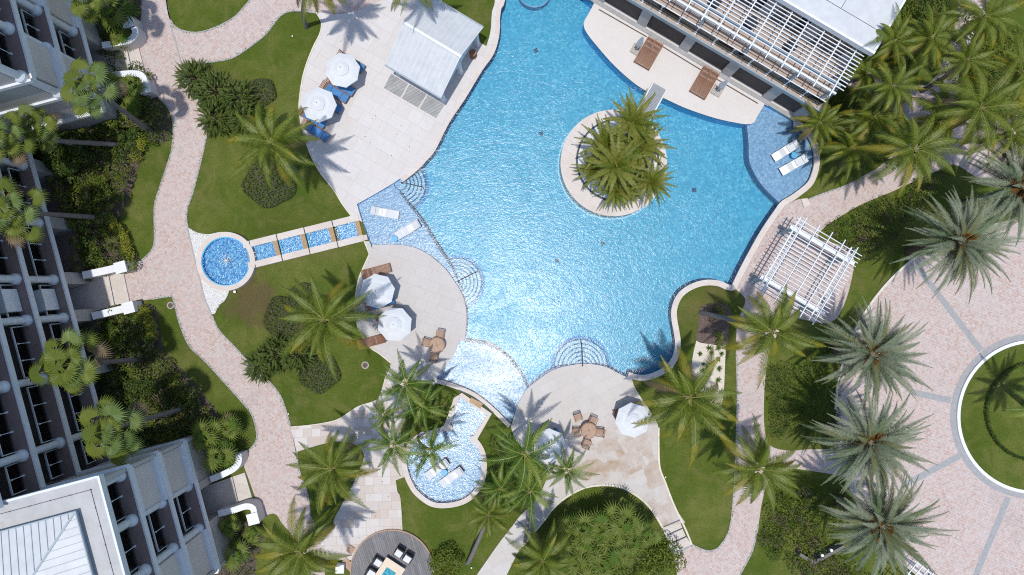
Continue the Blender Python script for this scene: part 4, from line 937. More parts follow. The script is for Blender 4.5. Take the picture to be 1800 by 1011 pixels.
# dining sets
def dtable(px, py, label):
    p = W(px, py, .8); t = thing('dining_table', label, 'table', (p.x, p.y, .10), .3, 'round wooden dining tables')
    m = MB(); m.cyl((0, 0), .56, .70, .74, 40); top = m.build('tabletop', 'pale_teak', t)
    m = MB(); m.ring((0, 0), .50, .54, .74, .743, 40); m.cyl((0, 0), .045, .74, .75, 12); m.box((0, 0, .742), (1.06, .012, .003)); m.box((0, 0, .7425), (.012, 1.06, .003)); m.build('table_inlay', 'teak', top)
    for i in range(4): a = math.pi*(i/2+.25); m = MB(); m.bar((.42*math.cos(a), .42*math.sin(a), 0), (.36*math.cos(a), .36*math.sin(a), .70), .06, .06); m.build('leg', 'teak', t)
def chair(px, py, deg, label):
    """back of the chair towards local +x"""
    if 'c' in pro: o = copy_tree(pro['c'])
    else:
        o = bpy.data.objects.new('dining_chair', None); C.objects.link(o); pro['c'] = o
        m = MB()
        for i in range(7): m.box((-.20+i*.068, 0, .44), (.055, .44, .02))
        m.build('seat', 'pale_teak', o)
        m = MB()
        for i in range(6): m.bar((.23, -.17+i*.068, .46), (.31, -.17+i*.068, .86), .03, .015)
        m.bar((.31, -.24, .88), (.31, .24, .88), .05, .05); m.build('backrest', 'pale_teak', o)
        m = MB()
        for s in (-1, 1): m.bar((-.24, s*.25, .64), (.27, s*.25, .66), .055, .025)
        m.build('armrest', 'teak', o)
        for x, h in ((-.22, .64), (.24, .88)):
            for s in (-1, 1): m = MB(); m.bar((x, s*.25, 0), (x+(.06 if x > 0 else 0), s*.25, h), .045, .045); m.build('leg', 'teak', o)
    p = W(px, py, .5); o.location = (p.x, p.y, .10); o.rotation_euler = (0, 0, R(-deg)); tag(o, label, 'chair', 'slatted wooden chairs around the dining tables')
dtable(768, 607, 'round wooden dining table on the round deck, partly in palm shadow')
chair(774, 588, -80, 'slatted wooden chair above the shaded dining table on the round deck')
chair(750, 602, 195, 'slatted wooden chair left of the shaded dining table on the round deck')
chair(763, 628, 100, 'slatted wooden chair below the shaded dining table, in palm shadow')
dtable(1035, 757, 'round wooden dining table with five chairs on the lower deck')
chair(1016, 734, 250, 'slatted wooden chair standing apart at the upper left of the five chair table')
chair(1042, 740, -65, 'slatted wooden chair at the top right of the five chair table')
chair(1014, 759, 180, 'slatted wooden chair left of the five chair table')
chair(1054, 760, 8, 'slatted wooden chair right of the five chair table')
chair(1031, 779, 112, 'slatted wooden chair below the five chair table')

# double daybeds on the clubhouse terrace
def daybed(px, py, label):
    p = W(px, py, .4); t = thing('double_daybed', label, 'daybed', (p.x, p.y, .135), R(-30), 'wide wooden slatted daybeds')
    m = MB()
    for i in range(19): m.box((0, -.88+i*.07, .30), (1.16, .045, .025))
    m.build('seat_slats', 'teak', t)
    m = MB(); ang = R(30); M = Matrix.Rotation(ang, 3, 'X')
    for s in (-1, 1):
        for i in range(8): d = .04+i*.07; m.box((s*.30, .46+d*math.cos(ang), .31+d*math.sin(ang)), (.54, .045, .022), rot=M)
    for x in (-.57, -.03, .03, .57): m.bar((x, .44, .30), (x, .44+.62*math.cos(ang), .30+.62*math.sin(ang)), .04, .04)
    m.build('backrest', 'teak', t)
    m = MB()
    for s in (-1, 1): m.box((s*.60, -.02, .26), (.05, 1.95, .10))
    for y in (-.96, .96): m.box((0, y, .26), (1.2, .05, .10))
    m.build('frame', 'teak', t)
    for x in (-.56, .56):
        for y in (-.88, .88): m = MB(); m.box((x, y, .11), (.06, .06, .22)); m.build('leg', 'teak', t)
daybed(1140, 94, 'wide wooden daybed on the clubhouse terrace, the upper left one')
daybed(1238, 146, 'wide wooden daybed on the clubhouse terrace, the lower right one')
def folded(bx, by, tx, ty, label):
    p = W(bx, by); t = thing('folded_umbrella', label, 'umbrella', (p.x, p.y, .135), R(-30), 'closed umbrellas on stone bases')
    m = MB(); m.box((0, 0, .05), (.72, .72, .10)); m.build('base', 'concrete_base', t)
    m = MB(); m.tube([(0, 0, .1), (0, 0, 2.5)], .03, 8); m.build('pole', 'white_metal', t)
    m = MB(); vs = []; rows = [(2.52, .03), (2.2, .10), (1.7, .17), (1.2, .24), (.85, .20), (.8, .10)]
    for z_, r in rows:
        for i in range(16): a = 2*math.pi*i/16; rr = r*(1 if i % 2 else .55); vs.append((rr*math.cos(a), rr*math.sin(a), z_))
    m.add(vs, [(j*16+i, j*16+(i+1) % 16, (j+1)*16+(i+1) % 16, (j+1)*16+i) for j in range(5) for i in range(16)]); m.build('folded_canopy', 'canvas', t)
folded(1118, 89, 0, 0, 'closed white umbrella on a square stone base left of the upper daybed')
folded(1259, 161, 0, 0, 'closed white umbrella on a square stone base right of the lower daybed')
# long drain slot on the terrace
strip([(1052,18),(1136,66)], .08, .12, .142, 'drain_slot', 'iron'); strip([(1162,82),(1231,124)], .08, .12, .142, 'drain_slot', 'iron'); strip([(1255,138),(1331,183)], .08, .12, .142, 'drain_slot', 'iron')
# foot bridge to the island
b0 = (W(1147,147)+W(1170,160))/2; b1 = (W(1112,207)+W(1136,222))/2; d = (b1-b0); L = d.length; ang = math.atan2(d.y, d.x)
t = thing('foot_bridge', 'short grey plank footbridge with white edges from the terrace to the palm island', 'bridge', ((b0.x+b1.x)/2, (b0.y+b1.y)/2, 0), ang)
m = MB(); n = 30
for i in range(n): x = -L/2+(i+.5)*L/n; m.box((x, 0, .25+.10*math.cos(math.pi*x/L)), (L/n-.018, .98, .04))
m.build('planks', 'bridge_plank', t)
for s in (-1, 1):
    m = MB(); m.tube([(x, s*.54, .30+.10*math.cos(math.pi*x/L)) for x in [-L/2+L*i/12 for i in range(13)]], .055, 6); m.build('edge_rail', 'white_paint', t)
    m = MB(); m.bar((-L/2, s*.42, .12), (L/2, s*.42, .12), .10, .16); m.build('girder', 'white_metal', t)
# fire table set on the timber circle
ft_a = math.atan2(-(1005-988)*1.0, 0) if False else R(-33)
p = W(684, 1008, .5); t = thing('low_table', 'cream stone table with teal mosaic inset on the round timber deck', 'table', (p.x, p.y, .16), ft_a)
m = MB(); m.ring((0, 0), .0, .01, .3, .31, 4); m.box((0, .62, .42), (1.55, .56, .08)); m.box((0, -.9, .42), (1.55, .56, .08)); m.box((.58, -.14, .42), (.39, .96, .08)); m.box((-.58, -.14, .42), (.39, .96, .08)); m.build('tabletop', 'cream_table', t)
m = MB(); m.box((0, -.14, .40), (.77, .96, .06)); m.build('mosaic_inset', 'teal_tile', t); m = MB(); m.box((0, -.14, .18), (1.2, 1.7, .38)); m.build('base', 'charcoal', t)
def lchair(px, py, deg, label):
    if 'l' in pro: o = copy_tree(pro['l'])
    else:
        o = bpy.data.objects.new('lounge_chair', None); C.objects.link(o); pro['l'] = o
        m = MB(); m.box((-.04, 0, .36), (.52, .50, .12)); m.build('seat_cushion', 'canvas', o, bevel=.04)
        m = MB(); m.box((.28, 0, .55), (.10, .50, .40), rot=Matrix.Rotation(R(12), 3, 'Y')); m.build('back_cushion', 'charcoal', o, bevel=.03)
        m = MB()
        for s in (-1, 1): m.bar((-.30, s*.29, .56), (.34, s*.29, .58), .05, .03); m.bar((-.28, s*.29, 0), (-.28, s*.29, .56), .03, .03); m.bar((.32, s*.29, 0), (.36, s*.29, .75), .03, .03)
        m.bar((.36, -.29, .74), (.36, .29, .74), .03, .03); m.box((0, 0, .27), (.62, .56, .04)); m.build('frame', 'charcoal', o)
    p = W(px, py, .5); o.location = (p.x, p.y, .16); o.rotation_euler = (0, 0, R(-deg)); tag(o, label, 'chair', 'white cushioned chairs with dark frames on the timber deck')
lchair(664, 988, 213, 'white cushioned chair with dark frame at the upper left side of the mosaic table')
lchair(652, 1007, 213, 'white cushioned chair with dark frame left of the mosaic table, cut by frame bottom')
lchair(702, 971, -57, 'white cushioned chair with dark frame above the mosaic table, the left of the pair')
lchair(717, 981, -57, 'white cushioned chair with dark frame above the mosaic table, the right of the pair')
# small things
t = thing('pedestal_box', 'white square pedestal box on the grass left of the timber deck', 'pedestal', (W(597, 1001, .6).x, W(597, 1001, .6).y, 0), 0)
m = MB(); m.box((0, 0, .28), (.50, .50, .56)); m.build('body', 'white_paint', t); m = MB(); m.box((0, 0, .58), (.58, .58, .05)); m.build('cap', 'white_paint', t, bevel=.01)
t = thing('waste_bin', 'brown wooden bin at the pool side end of the pavilion', 'bin', (W(831, 93, .8).x, W(831, 93, .8).y, .10))
m = MB()
for i in range(16): a = 2*math.pi*i/16; m.box((.22*math.cos(a), .22*math.sin(a), .36), (.03, .07, .70), a)
m.build('slatted_body', 'teak', t); m = MB(); m.cyl((0, 0), .25, .70, .76, 20); m.build('lid', 'teak', t)
def cover(px, py, r, label):
    p = W(px, py); t = thing('manhole_cover', label, 'manhole cover', (p.x, p.y, .0)); m = MB(); m.ring((0, 0), r, r+.07, 0, .035, 28); m.build('rim', 'concrete_base', t); m = MB(); m.cyl((0, 0), r, 0, .03, 28)
    for i in range(5): m.box((-r*.6+i*r*.3, 0, .032), (.03, r*1.2, .012))
    m.build('lid', 'mulch', t)
cover(300, 537, .18, 'brown round manhole cover with pale rim in the grass by the hotel path'); cover(642, 642, .19, 'round manhole cover in the lawn below the round deck')
for i, (x, y, lb) in enumerate(((515, 65, 'white garden light in the lawn left of the topmost umbrella'), (414, 513, 'square white garden light in the grass just below the round fountain pond'), (1169, 838, 'white garden light in the lawn right of the lower deck'), (829, 997, 'white garden light in the lawn beside the bottom walkway'), (508, 727, 'small white garden light beside the pink path above the pale walk'))):
    t = thing('garden_light', lb, 'lamp', W(x, y), 0, 'small garden lights')
    m = MB(); m.cyl((0, 0), .03, 0, .12, 8); m.build('stem', 'iron', t); m = MB(); (m.box((0, 0, .15), (.16, .16, .05)) if i == 1 else m.cyl((0, 0), .05, .12, .16, 12)); m.build('lamp_head', 'lamp_white', t)
# ================================================ PLANTS
U = random.uniform
def frond(mb, az, a0, L, droop, w, n, mi, ri, v=.15, ld=.35, sweep=(68, 28), bw=.05, base=(0, 0, 0), s0=.14, rw=.05, bend=0.0, pw=.75, tip=None):
    p = Vector(base); step = L/n; z3 = Vector((0, 0, 1)); rp = []
    for i in range(n+1):
        s = i/n; pit = a0 - droop*s**1.25; a_ = az+bend*s
        d = Vector((math.cos(a_)*math.cos(pit), math.sin(a_)*math.cos(pit), math.sin(pit))); side = Vector((-math.sin(a_), math.cos(a_), 0)); up = d.cross(side)
        rp.append((p.copy(), side, s))
        if s > s0:
            q = (s-s0)/(1-s0); ln = w*(math.sin(math.pi*min(.97, .12+.88*q**pw)))**.7*U(.85, 1.08)
            sw = R(sweep[0]+(sweep[1]-sweep[0])*q)
            mb.cur = tip if (tip is not None and q+U(-.15, .15) > .62) else mi
            for sg in (-1, 1):
                dr = (side*sg*math.sin(sw)+d*math.cos(sw)+up*v).normalized(); b = d*(bw/2)
                m1 = p+dr*ln*.5; t = p+dr*ln+z3*(-ld*ln)+d*U(-.03, .03)
                mb.add([p-b, p+b, m1+b*.95+z3*(-.08*ld*ln), m1-b*.95+z3*(-.08*ld*ln), t], [(0, 1, 2, 3), (3, 2, 4)])
        p = p+d*step
    mb.cur = ri; vs = []
    for q, side, s in rp: wv = rw*(1-.85*s)/2; vs += [q+side*wv+z3*.02, q-side*wv+z3*.02, q+z3*(-.03)]
    fs = []
    for i in range(n): a = 3*i; fs += [(a, a+1, a+4, a+3), (a+1, a+2, a+5, a+4), (a+2, a, a+3, a+5)]
    mb.add(vs, fs)
def crown_mesh(kind, seed):
    random.seed(seed*97+len(kind)); mb = MB()
    if kind in ('coconut', 'golden'):
        mats = ['coco_green', 'coco_yellow', 'coco_dark', 'rachis', 'dead_frond', 'date_fruit']; gold = kind == 'golden'
        n = 24; ga = 2.39996
        for k in range(n):
            f = k/(n-1); az = k*ga+U(-.38, .38); a0 = R(66-80*f**.8+U(-12, 12)); L = 3.05*U(.78, 1.1)*(.82 if f < .25 else 1)
            mi = 1 if (f > .6 and U(0, 1) < .35) else (2 if f > .72 and U(0, 1) < .5 else 0)
            tp = 1 if (gold and f > .2) or U(0, 1) < .12 else None
            if gold and f > .75: mi = 1
            frond(mb, az, a0, L*U(1.0, 1.15), R(64+U(-14, 30)), .60*U(.8, 1.1), 48, mi, 3, .04, .55, sweep=(60, 24), bw=.052, bend=U(-.6, .6), tip=tp, rw=.04, pw=.62)
        for k in range(1+seed % 3): frond(mb, U(0, 6.28), R(-8), 2.9*U(.7, 1), R(60), .45, 30, 4, 4, 0, .8)
        if seed % 2: frond(mb, U(0, 6.28), R(20), 2.6, R(95), .5, 40, 1, 4, 0, .7, bw=.05)
        mb.cur = 5
        for k in range(8): a = U(0, 6.28); mb.tube([(.2*math.cos(a), .2*math.sin(a), -.18), (.24*math.cos(a), .24*math.sin(a), -.34)], [.09, .07], 6)
    elif kind == 'royal':
        mats = ['royal_green', 'royal_light', 'coco_dark', 'rachis']
        n = 15
        for k in range(n):
            f = k/(n-1); frond(mb, k*2.39996*1.02+U(-.35, .35), R(58-60*f+U(-9, 9)), 2.4*U(.8, 1.12), R(58+U(-10, 30)), .36, 27, 1 if U(0, 1) < .3 else (2 if f > .8 else 0), 3, .12, .25, sweep=(66, 38), bw=.066, bend=U(-.55, .55), pw=.5)
        mb.cur = 3; mb.tube([(0, 0, -.8), (0, 0, -.2), (0, 0, .25)], [.10, .09, .03], 8)
    elif kind == 'date':
        mats = ['date_silver', 'date_green', 'date_olive', 'rachis', 'date_fruit', 'dead_frond']
        n = 84
        for k in range(n):
            f = k/(n-1); az = k*2.39996+U(-.1, .1); mi = 0 if U(0, 1) < .62 else (2 if U(0, 1) < .5 else 1)
            frond(mb, az+U(-.2, .2), R(68-76*f**.9+U(-10, 10)), 3.75*U(.74, 1.08)*(.8 if f < .12 else 1), R(42+U(-8, 20)), .46*U(.85, 1.1), 42, mi, 0, .30, .12, sweep=(50, 24), bw=.062, s0=.18, rw=.05, bend=U(-.3, .3), pw=.55)
        mb.cur = 4
        for k in range(7):
            a = k*.9+U(-.3, .3)
            for j in range(34): a2 = a+U(-.26, .26); r = U(.5, 1.15); mb.tube([(.2*math.cos(a), .2*math.sin(a), .35), (r*.7*math.cos(a2), r*.7*math.sin(a2), .85), (r*math.cos(a2), r*math.sin(a2), .6)], [.02, .018, .026], 4)
        mb.cur = 5; mb.tube([(0, 0, -.5), (0, 0, .0), (0, 0, .3)], [.33, .36, .16], 12)
    elif kind == 'fern':
        mats = ['fern_green', 'coco_green', 'coco_dark', 'rachis']
        n = 28
        for k in range(n):
            f = k/(n-1); frond(mb, k*2.39996+U(-.12, .12), R(70-76*f+U(-5, 5)), 1.95*U(.88, 1.08), R(46+U(-6, 18)), .27, 30, 0 if U(0, 1) < .8 else 1, 0, .0, .25, sweep=(84, 62), bw=.06, s0=.08, rw=.03, bend=U(-.25, .25), pw=.42)
    elif kind in ('fan', 'fanshrub'):
        mats = ['fan_green', 'fan_dull', 'dead_frond', 'rachis'] if kind == 'fan' else ['fan_green', 'royal_green', 'dead_frond', 'rachis']
        n = 18 if kind == 'fan' else 10
        for k in range(n):
            f = k/(n-1); az = k*2.39996+U(-.5, .5); pit = R(78-108*f+U(-12, 12)); L = (1.25 if kind == 'fan' else .8)*U(.6, 1.2)*(.7 if f < .2 else 1)
            d = Vector((math.cos(az)*math.cos(pit), math.sin(az)*math.cos(pit), math.sin(pit))); e = d*L
            mb.cur = 3; mb.tube([(0, 0, 0), tuple(e*.5+Vector((0, 0, .06))), tuple(e)], [.03, .02, .015], 4)
            rad = U(.50, .80)*(1 if kind == 'fan' else 1.35); ns = 26 if kind == 'fan' else 15; side = Vector((-math.sin(az), math.cos(az), 0)); tilt = pit*.45-R(8)
            fw = Vector((math.cos(az)*math.cos(tilt), math.sin(az)*math.cos(tilt), math.sin(tilt))); up = fw.cross(side)
            mb.cur = 2 if (f > .92) else (1 if U(0, 1) < .25 else 0)
            vs = [e]; fs = []; inner = .64 if kind == 'fan' else .45
            for j in range(ns+1):
                t = -R(128)+R(256)*j/ns; zf = .03 if j % 2 else -.01; q = e+(fw*math.cos(t)+side*math.sin(t))*rad*inner*(1-.12*(abs(t)/2.2)**2)+up*(zf-.10*(math.sin(t))**2); vs.append(q)
            for j in range(ns): fs.append((0, 1+j, 2+j))
            o = len(vs)
            for j in range(ns):
                t = -R(128)+R(256)*(j+.5)/ns; q = e+(fw*math.cos(t)+side*math.sin(t))*rad*U(.92, 1.12)+up*(-.05)+Vector((0, 0, -.16-U(0, .12))); vs.append(q); fs.append((1+j, o+j, 2+j))
            mb.add(vs, fs)
    return mb, mats
crowns = {}
def get_crown(kind, var):
    if (kind, var) not in crowns:
        mb, mats = crown_mesh(kind, var+3); o = mb.build('crown', mats); crowns[(kind, var)] = o.data; bpy.data.objects.remove(o)
    return crowns[(kind, var)]
UNIT = {'coconut': 2.8, 'golden': 2.8, 'royal': 2.4, 'date': 3.9, 'fern': 1.72, 'fan': 1.85, 'fanshrub': 1.6}
CNT = [0]
def palm(kind, cx, cy, z, rpx, bx, by, label, group=None, zb=0.0, tr=.14, name=None, lean=1.6):
    CNT[0] += 1; k = CNT[0]; B = W(bx, by, 0); T_ = W(cx, cy, z); B.z = zb
    nm = name or {'coconut': 'coconut_palm', 'golden': 'coconut_palm', 'royal': 'slender_palm', 'date': 'date_palm', 'fern': 'feather_palm', 'fan': 'fan_palm', 'fanshrub': 'fan_palm_shrub'}[kind]
    t = thing(nm, label, 'palm tree' if kind != 'fanshrub' else 'shrub', B, 0, group)
    d = T_-B; m = MB(); n = 10; pts = []; rad = []
    for i in range(n+1):
        s = i/n; h = s**lean*.85+s*.15 if lean > 1 else s; pts.append((d.x*h, d.y*h, d.z*s)); rad.append(tr*(1.35 if i == 0 else 1.12-.30*s)+(.008 if i % 2 else 0))
    m.tube(pts, rad, 10); tk = m.build('trunk', 'trunk_brown' if kind in ('date', 'fanshrub') else 'trunk_grey', t)
    me = get_crown(kind, k % 3); c = bpy.data.objects.new('crown', me); C.objects.link(c); c.parent = t; c.location = d
    s = rpx*(H-z)/F/UNIT[kind]; c.scale = (s, s, s); c.rotation_euler = (R((k*37) % 11-5)*.8, R((k*53) % 11-5)*.8, R((k*131) % 360)); return t
G = 'coconut palms around the pool garden'
palm('coconut', 478, 252, 7, 88, 520, 300, 'coconut palm leaning over the round hedge in the upper left lawn', G)
palm('coconut', 570, 562, 7, 92, 600, 560, 'coconut palm in the lawn left of the round deck, above a dark feathery shrub', G)
palm('coconut', 553, -42, 8, 74, 539, 47, 'coconut palm rooted at the top of the upper lawn, crown cut by frame top', G)
palm('coconut', 722, -46, 7, 70, 745, -40, 'coconut palm hanging its fronds over the pavilion roof from the frame top', G)
palm('coconut', 583, 825, 6.5, 78, 625, 800, 'dark coconut palm between the pink path and the pale tiled walk', G)
palm('coconut', 528, 968, 6.5, 88, 585, 925, 'coconut palm at the bottom frame edge left of the timber deck', G)
palm('golden', 1212, 700, 7, 96, 1185, 690, 'yellowish coconut palm beside the open umbrella of the lower deck', G)
palm('golden', 1357, 582, 7, 84, 1232, 549, 'yellow coconut palm with long leaning trunk crossing the mulch bed', G, lean=1.3)
palm('coconut', 1333, 822, 7, 82, 1284, 790, 'coconut palm leaning across the right hand pink path', G, lean=1.3)
palm('coconut', 955, 985, 5.5, 72, 945, 965, 'coconut palm at the bottom edge beside the narrow stone walk', G)
palm('coconut', 860, 905, 4.0, 48, 822, 989, 'small dark coconut palm with leaning trunk in the lawn above the bottom frame edge', G)
palm('coconut', 1606, 262, 7.5, 84, 1560, 285, 'coconut palm over the pink path right of the shallow ledge', G)
palm('golden', 1440, 216, 3.0, 50, 1432, 222, 'short yellow green palm at the corner of the clubhouse and the blue ledge', G)
palm('coconut', 1722, 190, 8, 88, 1650, 235, 'large coconut palm in the grove at the right frame edge', G)
palm('coconut', 1636, 66, 7, 66, 1580, 110, 'coconut palm in the top right grove nearest the clubhouse roof corner', G)
palm('coconut', 1568, 152, 6.5, 60, 1530, 180, 'coconut palm hanging over the right end of the clubhouse pergola', G)
palm('coconut', 1572, 72, 6.5, 54, 1530, 90, 'coconut palm overlapping the corner of the clubhouse roof', G)
palm('coconut', 1535, 205, 4.5, 68, 1520, 215, 'low coconut palm between the short yellow palm and the grove', G)
palm('coconut', 1730, 30, 8, 74, 1680, 70, 'coconut palm at the top edge beside the dark broadleaf tree', G)
palm('coconut', 1700, 105, 7.5, 56, 1620, 160, 'coconut palm in the middle of the top right grove over pink pavers', G)
palm('coconut', 1795, 130, 8, 70, 1740, 170, 'coconut palm cut by the right frame edge in the top right grove', G)
palm('coconut', 1500, 262, 3.5, 60, 1495, 262, 'low coconut palm on the grass right of the blue ledge chaises', G)
palm('coconut', 1655, 205, 6.0, 64, 1610, 225, 'coconut palm squeezed into the middle of the grove below its pink clearing', G)
palm('coconut', 1525, 130, 5.0, 52, 1505, 140, 'small coconut palm touching the right end of the clubhouse slats', G)
palm('coconut', 1775, 235, 7.0, 70, 1720, 250, 'coconut palm just above the date palm cut by the right frame edge', G)
G = 'silver date palms around the round plaza'
palm('date', 1684, 426, 6.5, 112, 1600, 440, 'silver date palm right of the garden pergola, the upper one fully in view', G, tr=.30)
palm('date', 1790, 330, 6.5, 112, 1690, 360, 'silver date palm cut by the right frame edge above the plaza', G, tr=.30)
palm('date', 1530, 622, 6.0, 110, 1470, 615, 'silver date palm directly right of the yellow coconut palm', G, tr=.30)
palm('date', 1526, 776, 6.5, 116, 1460, 750, 'silver date palm in the middle of the vertical row of three by the plaza', G, tr=.30)
palm('date', 1546, 920, 6.5, 116, 1475, 880, 'silver date palm at the bottom of the row, above the white arbor', G, tr=.30)
palm('royal', 1832, 704, 4.0, 74, 1806, 720, 'lone palm in the middle of the round plaza island, cut by the frame', None, tr=.2, zb=.12)
G = 'slender green palms around the small lower pool'
palm('royal', 712, 674, 6, 66, 735, 690, 'slender palm above the stone walk between the round deck and the small pool', G, tr=.09)
palm('royal', 742, 712, 5.5, 56, 760, 715, 'slender palm just left of the small pool neck', G, tr=.09)
palm('royal', 676, 728, 4.2, 40, 690, 728, 'smallest slender palm with upright fronds over the pale walk', G, tr=.08)
palm('royal', 692, 780, 6, 64, 718, 768, 'slender palm left of the small lower pool', G, tr=.09)
palm('royal', 756, 790, 5, 56, 735, 768, 'slender palm hanging over the water of the small lower pool', G, tr=.09)
palm('royal', 922, 797, 6.5, 82, 882, 778, 'large slender palm between the small pool and the lower deck', G, tr=.10)
palm('royal', 996, 826, 5.5, 54, 968, 826, 'slender palm covering the lower edge of the hidden umbrella', G, tr=.09)
palm('royal', 932, 862, 6.0, 64, 923, 952, 'slender palm with a bent dark trunk rising from the narrow stone walk', G, tr=.11, lean=1.5)
palm('royal', 880, 858, 5.0, 52, 880, 850, 'slender palm right of the small pool with a yellowing frond', G, tr=.09)
G = 'feather palms on the pool island'
for (x, y, z, r, lb) in ((1114, 213, 4.2, 50, 'feather palm on the island nearest the footbridge'), (1066, 256, 3.8, 50, 'feather palm at the upper left of the island clump'), (1127, 258, 4.0, 50, 'feather palm at the right of the island clump below the footbridge'),
    (1083, 291, 4.6, 54, 'tallest feather palm in the centre of the island clump'), (1146, 320, 3.2, 40, 'small feather palm at the lower right rim of the island'), (1084, 334, 3.0, 38, 'feather palm at the bottom of the island clump'), (1045, 300, 2.6, 36, 'low feather palm at the left side of the island clump'), (1104, 330, 2.6, 34, 'low feather palm between the two bottom ones of the island')):
    s = 1-z/H; palm('fern', x, y, z, r*1.03, 1085+((900+(x-900)*s)-1085)*.75, 284+((505+(y-505)*s)-284)*.75, lb, G, zb=.2, tr=.08)
G = 'fan palms along the hotel garden'
palm('fan', 163, 155, 7.6, 56, 265, 232, 'fan palm with light green leaves in front of the hotel end wall', G, tr=.16, lean=1)
palm('fan', 22, 372, 8.5, 62, 182, 383, 'fan palm before the balconies at the left frame edge, level with the round pond', G, tr=.15, lean=1)
palm('fan', 127, 641, 7.8, 64, 250, 632, 'fan palm with broad leaves in front of the hotel balconies, in the middle', G, tr=.15, lean=1)
palm('fan', 202, 752, 8.0, 64, 330, 716, 'fan palm with separate round leaves above the lower hotel wing', G, tr=.15, lean=1)
palm('fan', 5, 242, 8.5, 50, 218, 255, 'fan palm cut by the left frame edge with the longest leaning trunk', G, tr=.15, lean=1)
palm('fan', 65, 232, 6.5, 48, 150, 262, 'fan palm under the hotel end wall beside the long leaning trunk', G, tr=.14, lean=1)
palm('fan', 150, -12, 6.0, 50, 200, 20, 'fan palm cut by the frame top beside the curved garden wall', G, tr=.14, lean=1)
G = 'fan palm shrubs in the beds'
fs_ = [(195, 18, 1.6, 44, 'fan palm shrub inside the curved wall of the uppermost porch, left of the pier'), (215, 62, 1.0, 26, 'small fan palm shrub against the curved wall of the uppermost porch'), (200, 150, 1.4, 30, 'fan palm shrub just below the uppermost hotel porch'), (232, 150, 1.2, 28, 'fan palm shrub beside the lower pier of the uppermost porch'), (228, 185, 1.2, 26, 'fan palm shrub between the uppermost porch and the dark bushes'),
       (365, 765, 1.8, 38, 'fan palm shrub at the lower end of the hotel lawn, upper one'), (385, 802, 1.8, 34, 'fan palm shrub inside the curved wall of the lowest porch'), (402, 748, 1.4, 26, 'fan palm shrub beside the white lamp at the lower lawn end'), (405, 925, 1.2, 26, 'fan palm shrub below the curved wall of the lowest porch'), (415, 975, 1.4, 30, 'fan palm shrub at the bottom frame edge by the lower hotel wing'), (440, 940, 1.1, 20, 'smallest fan palm shrub in the brown bed by the lowest porch')]
for (x, y, z, r, lb) in fs_: palm('fanshrub', x, y, z, r, 900+(x-900)*(1-z/H), 505+(y-505)*(1-z/H), lb, G, tr=.10)
G = 'fan palms of the dense clump in the bottom lawn'
for i, (x, y, r) in enumerate(((1000, 935, 34), (1025, 930, 32), (1054, 925, 36), (1096, 912, 44), (1030, 965, 40), (1072, 950, 42), (1112, 945, 40), (1138, 940, 30), (1010, 990, 42), (1055, 990, 42), (980, 965, 34), (1095, 975, 34), (1040, 1010, 40))):
    z = 2.2+.25*(i % 4); lbs = 'dull green fan palm in the dense clump at the bottom lawn'
    palm('fanshrub', x, y, z, r, 900+(x-900)*(1-z/H), 505+(y-505)*(1-z/H), lbs, G, tr=.10)

# --- broadleaf bushes, hedges, trees
def leafq(mb, p, nrm, size, asp=.6):
    n = Vector(nrm).normalized(); a = Vector((U(-1, 1), U(-1, 1), U(-1, 1))); a = (a-n*a.dot(n))
    if a.length < .01: return
    a.normalize(); b = n.cross(a); L = size*U(.7, 1.3); w = L*asp
    mb.add([p-a*L*.5, p+b*w*.5, p+a*L*.5+n*L*.08, p-b*w*.5], [(0, 1, 2, 3)])
def clump(mb, c, rx, ry, rz, n, size, jit=.7, fill=.25):
    for i in range(n):
        z = U(-.15, 1); a = U(0, 6.283); q = math.sqrt(max(0, 1-z*z)); k = 1-fill*random.random()**2
        nn = Vector((q*math.cos(a), q*math.sin(a), z)); p = Vector(c)+Vector((nn.x*rx*k, nn.y*ry*k, nn.z*rz*k))
        leafq(mb, p, nn+Vector((U(-jit, jit), U(-jit, jit), U(-jit, jit)+.3)), size)
def bed(px, name, mat, h, dens, size, label, cat, cl=(.28, .55), step=.62, kind='stuff', zb=0, lump=.5):
    poly = wpoly(px); xs = [p[0] for p in poly]; ys = [p[1] for p in poly]; mb = MB(); y = min(ys)
    while y < max(ys):
        x = min(xs)
        while x < max(xs):
            q = (x+U(-.3, .3)*step, y+U(-.3, .3)*step)
            if inside(q, poly):
                r = U(*cl); hh = h*U(1-lump, 1.0); zz = zb+hh-r*.7; mb.cur = 0
                if isinstance(mat, list): mb.cur = int(random.random()**1.6*len(mat))
                clump(mb, (q[0], q[1], max(zb, zz)), r, r, r*.75, int(dens*r*r*10), size)
            x += step
        y += step
    o = mb.build(name, mat); tag(o, label, cat, kind=kind); return o
random.seed(11)
bed(B1, 'mixed_shrubs', ['shrub_mixed', 'shrub_mid', 'shrub_dark'], 1.3, 62, .15, 'dense mixed green shrubs filling the bed between the hotel and the upper strip of lawn', 'shrubs')
bed(B2, 'mixed_shrubs', ['shrub_mixed', 'shrub_mid', 'shrub_dark'], 1.2, 62, .15, 'dense mixed green shrubs filling the bed between the hotel and the lower strip of lawn', 'shrubs')
bed(B5, 'mixed_shrubs', ['shrub_dark', 'shrub_mid'], 1.1, 40, .15, 'dark green shrubs below the uppermost hotel porch', 'shrubs')
bed(B4, 'mixed_shrubs', ['shrub_dark', 'shrub_mid'], 1.0, 36, .15, 'dark green shrubs inside the curved wall at the upper left', 'shrubs')
bed(B3, 'mixed_shrubs', ['shrub_purple', 'shrub_dark', 'shrub_mixed'], .6, 26, .12, 'low brownish shrubs in the bed beside the lower hotel wing', 'shrubs', (.15, .35), .42)
